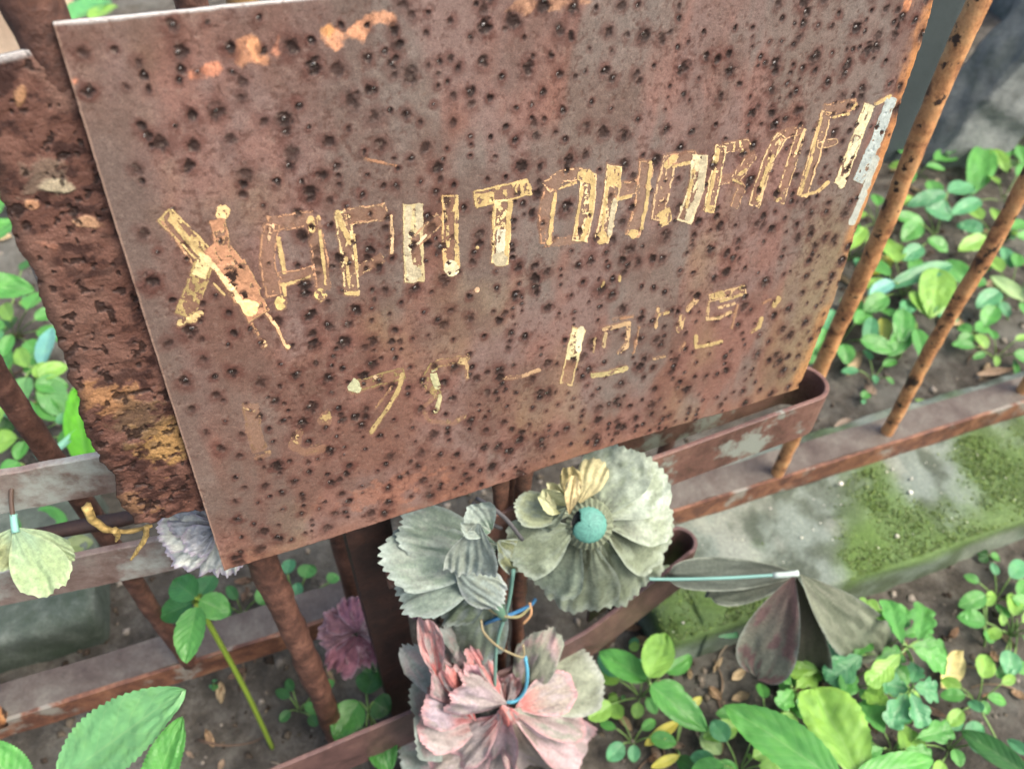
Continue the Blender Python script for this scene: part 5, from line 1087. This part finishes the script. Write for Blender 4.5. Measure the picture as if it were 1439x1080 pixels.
cluster('low weed beside the three leaflet weed', 890, 1030, 6, 18, 30, 34, 11, z=.02)
cluster('green weed at the left frame edge below the serrated leaves', 20, 460, 8, 24, 40, 40, 12, z=.09)
cluster('bright weed above the grey strip at the left', 40, 610, 8, 26, 44, 50, 13, z=.08)
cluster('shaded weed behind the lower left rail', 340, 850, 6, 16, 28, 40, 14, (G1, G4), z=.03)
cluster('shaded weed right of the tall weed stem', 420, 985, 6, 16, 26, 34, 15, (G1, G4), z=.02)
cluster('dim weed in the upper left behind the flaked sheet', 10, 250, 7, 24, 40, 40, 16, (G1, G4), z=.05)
# near serrated leaves
nl = empty('broad_leaf_weed', gp(60, 1300), 'weed with large bright serrated leaves at the bottom left corner', 'weed')
rt = gp(60, 1300)
for k, (bx, by, tx, ty, wd, c, d0, d1) in enumerate([(82, 1098, 238, 974, 118, (.15, .38, .15), .56, .54), (208, 1130, 250, 1012, 62, G1, .60, .60), (40, 1120, -30, 1040, 70, G1, .6, .6)]):
    B, T = at_d(bx, by, d0), at_d(tx, ty, d1)
    leaf_obj(B, T, wd * sc(B), to_cam(B) + np.array([0, 0, 1.]), c, 'ovate', nl, 700 + k, nu=90, nv=21, teeth=22, tamp=.1)
    stem('leaf_stalk', [rt, (rt + B) / 2 + np.array([0, -.02, .04]), B], .0022, (.16, .28, .08), nl, 14)
plant('low_weed', 'small round leaves on the soil between the tube and the post', (415, 850), [(404, 806, 408, 784, 22, G3, 'round'), (428, 812, 436, 792, 28, G1, 'round'), (462, 818, 474, 806, 20, G1, 'round'), (420, 838, 416, 818, 18, G3, 'round'), (372, 850, 368, 822, 28, G1)], .03)
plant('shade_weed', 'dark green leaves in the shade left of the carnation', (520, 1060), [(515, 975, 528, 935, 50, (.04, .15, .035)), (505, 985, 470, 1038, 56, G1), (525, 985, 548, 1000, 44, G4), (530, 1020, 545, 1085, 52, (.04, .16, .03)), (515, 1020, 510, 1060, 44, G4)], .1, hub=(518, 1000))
plant('corner_weed', 'bright green leaf behind the top left corner of the plaque', (130, 40), [(100, 30, 150, -10, 60, (.1, .35, .12)), (130, 30, 160, 0, 40, G2)], .1)
plant('far_weed', 'dim green weeds behind the fence at the left', (-40, 640), [(-20, 560, 12, 540, 30, G4), (-10, 600, 20, 600, 34, G4), (0, 470, 20, 440, 30, G4), (30, 380, 52, 360, 26, G4)], .05)
def where(x, y):
    if x < 200: return 'at the left beside the flaked sheet'
    if x < 600: return 'at the lower left around the tall weed'
    if y > 840: return 'in front of the mossy kerb' if x > 1130 else 'between the carnation and the hanging flower'
    return 'behind the rail by the orange bars' if y > 380 else 'towards the broken slab'
# low weeds further back that fill the plot
rr_ = random.Random(4)
fill = [(1180, 300), (1420, 330), (1210, 560), (1350, 140), (300, 960), (330, 870), (360, 900), (1300, 520), (1160, 640), (60, 300), (30, 420), (560, 1040), (870, 980), (1060, 1060), (1330, 1010), (1390, 780), (900, 905), (1230, 1000)]
for k, (x, y) in enumerate(fill):
    pl = plant('seedling', f'tiny green seedling on the soil {where(x, y)}', (x, y), [(x + 2 * math.cos(a), y + 2 * math.sin(a), x + q * math.cos(a), y + q * .7 * math.sin(a), q * .8, rr_.choice([G1, G2, G3, G4]), 'round')
               for a, q in [(rr_.random() * 6.28, rr_.uniform(9, 18)) for _ in range(rr_.randint(2, 4))]], .012, group=f'seedlings {where(x, y)}', sr=.0006)

# ================================================================== LITTER
def dry(name, label, px, py, a, L, W, c, group=None, sd_=0, dz=.004):
    p = gp(px, py, dz); L, W = L * sc(p), W * sc(p); d = np.array([math.cos(a), math.sin(a), 0.05])
    q = p + d * L; q[2] = float(ground_h(q[0], q[1])) + dz
    me = blade(p, q, W, (rnd.uniform(-.4, .4), rnd.uniform(-.6, .1), 1), 'lance', 14, 9, cup=.25, curl=-.12, jit=.004, folds=2, famp=.003, c0=c, c1=tuple(np.array(c) * .8), seed=sd_, mott=.4)
    return tag(link(name, me, M_dry), label, 'dry leaf', group)
dry('dry_leaf', 'large pale yellow dry leaf on the soil at the right', 1322, 966, .9, 70, 44, (.62, .55, .24), None, 501, .01)
dry('dry_leaf', 'tan curled dry leaf beside the first orange bar above the rail', 1190, 528, 1.0, 50, 20, (.48, .37, .22), None, 502, .012)
dry('dry_leaf', 'pale crumpled dry leaf next to the curled strip end', 1170, 606, .2, 36, 34, (.45, .36, .29), None, 503, .012)
dry('dry_leaf', 'brown twisted dry leaf behind the rail at the far right', 1372, 526, .3, 60, 14, (.3, .22, .15), None, 504, .01)
dry('dry_leaf', 'orange tan dry leaf just right of the first bar', 1205, 436, .9, 32, 26, (.5, .33, .18), None, 505, .01)
DC = [(.28, .19, .11), (.36, .27, .16), (.2, .12, .07), (.44, .34, .2), (.32, .24, .17), (.15, .1, .07)]
spots = [(rnd.uniform(1130, 1439), rnd.uniform(180, 560)) for _ in range(46)] + [(rnd.uniform(860, 1439), rnd.uniform(880, 1080)) for _ in range(46)] + [(rnd.uniform(250, 480), rnd.uniform(800, 1075)) for _ in range(22)] + [(rnd.uniform(-20, 130), rnd.uniform(280, 760)) for _ in range(14)]
DN = ['brown', 'tan', 'dark brown', 'straw coloured', 'grey brown', 'blackish']
for k, (x, y) in enumerate(spots):
    ci = rnd.randrange(6)
    dry('dry_leaf', f'small withered {DN[ci]} leaf on the soil {where(x, y)}', x, y, rnd.random() * 6.28, rnd.uniform(14, 36), rnd.uniform(7, 18), DC[ci], f'{DN[ci]} withered leaves {where(x, y)}', 520 + k)
for k in range(44):
    x, y = spots[(k * 7) % len(spots)]; x += rnd.uniform(-30, 30); y += rnd.uniform(-20, 20)
    p = gp(x, y, .003); a = rnd.random() * 6.28; L = rnd.uniform(.02, .07)
    pts = []
    for q in range(7):
        s_ = (q / 6 - .5) * L; pt = p + np.array([math.cos(a) * s_ - math.sin(a) * .12 * s_ * s_ / L * 4, math.sin(a) * s_ + math.cos(a) * .12 * s_ * s_ / L * 4, 0])
        pt[2] = float(ground_h(pt[0], pt[1])) + .003; pts.append(pt)
    V, Fc = tube(pts, list(np.linspace(.0016, .0007, 7)), 6)
    tag(link('twig', mesh('twig', V, Fc, True, colarr(len(V), rnd.choice([(.2, .15, .1), (.34, .28, .2), (.12, .08, .055)]))), M_dry), f'thin dry twig on the soil {where(x, y)}', 'twig', f'twigs {where(x, y)}')
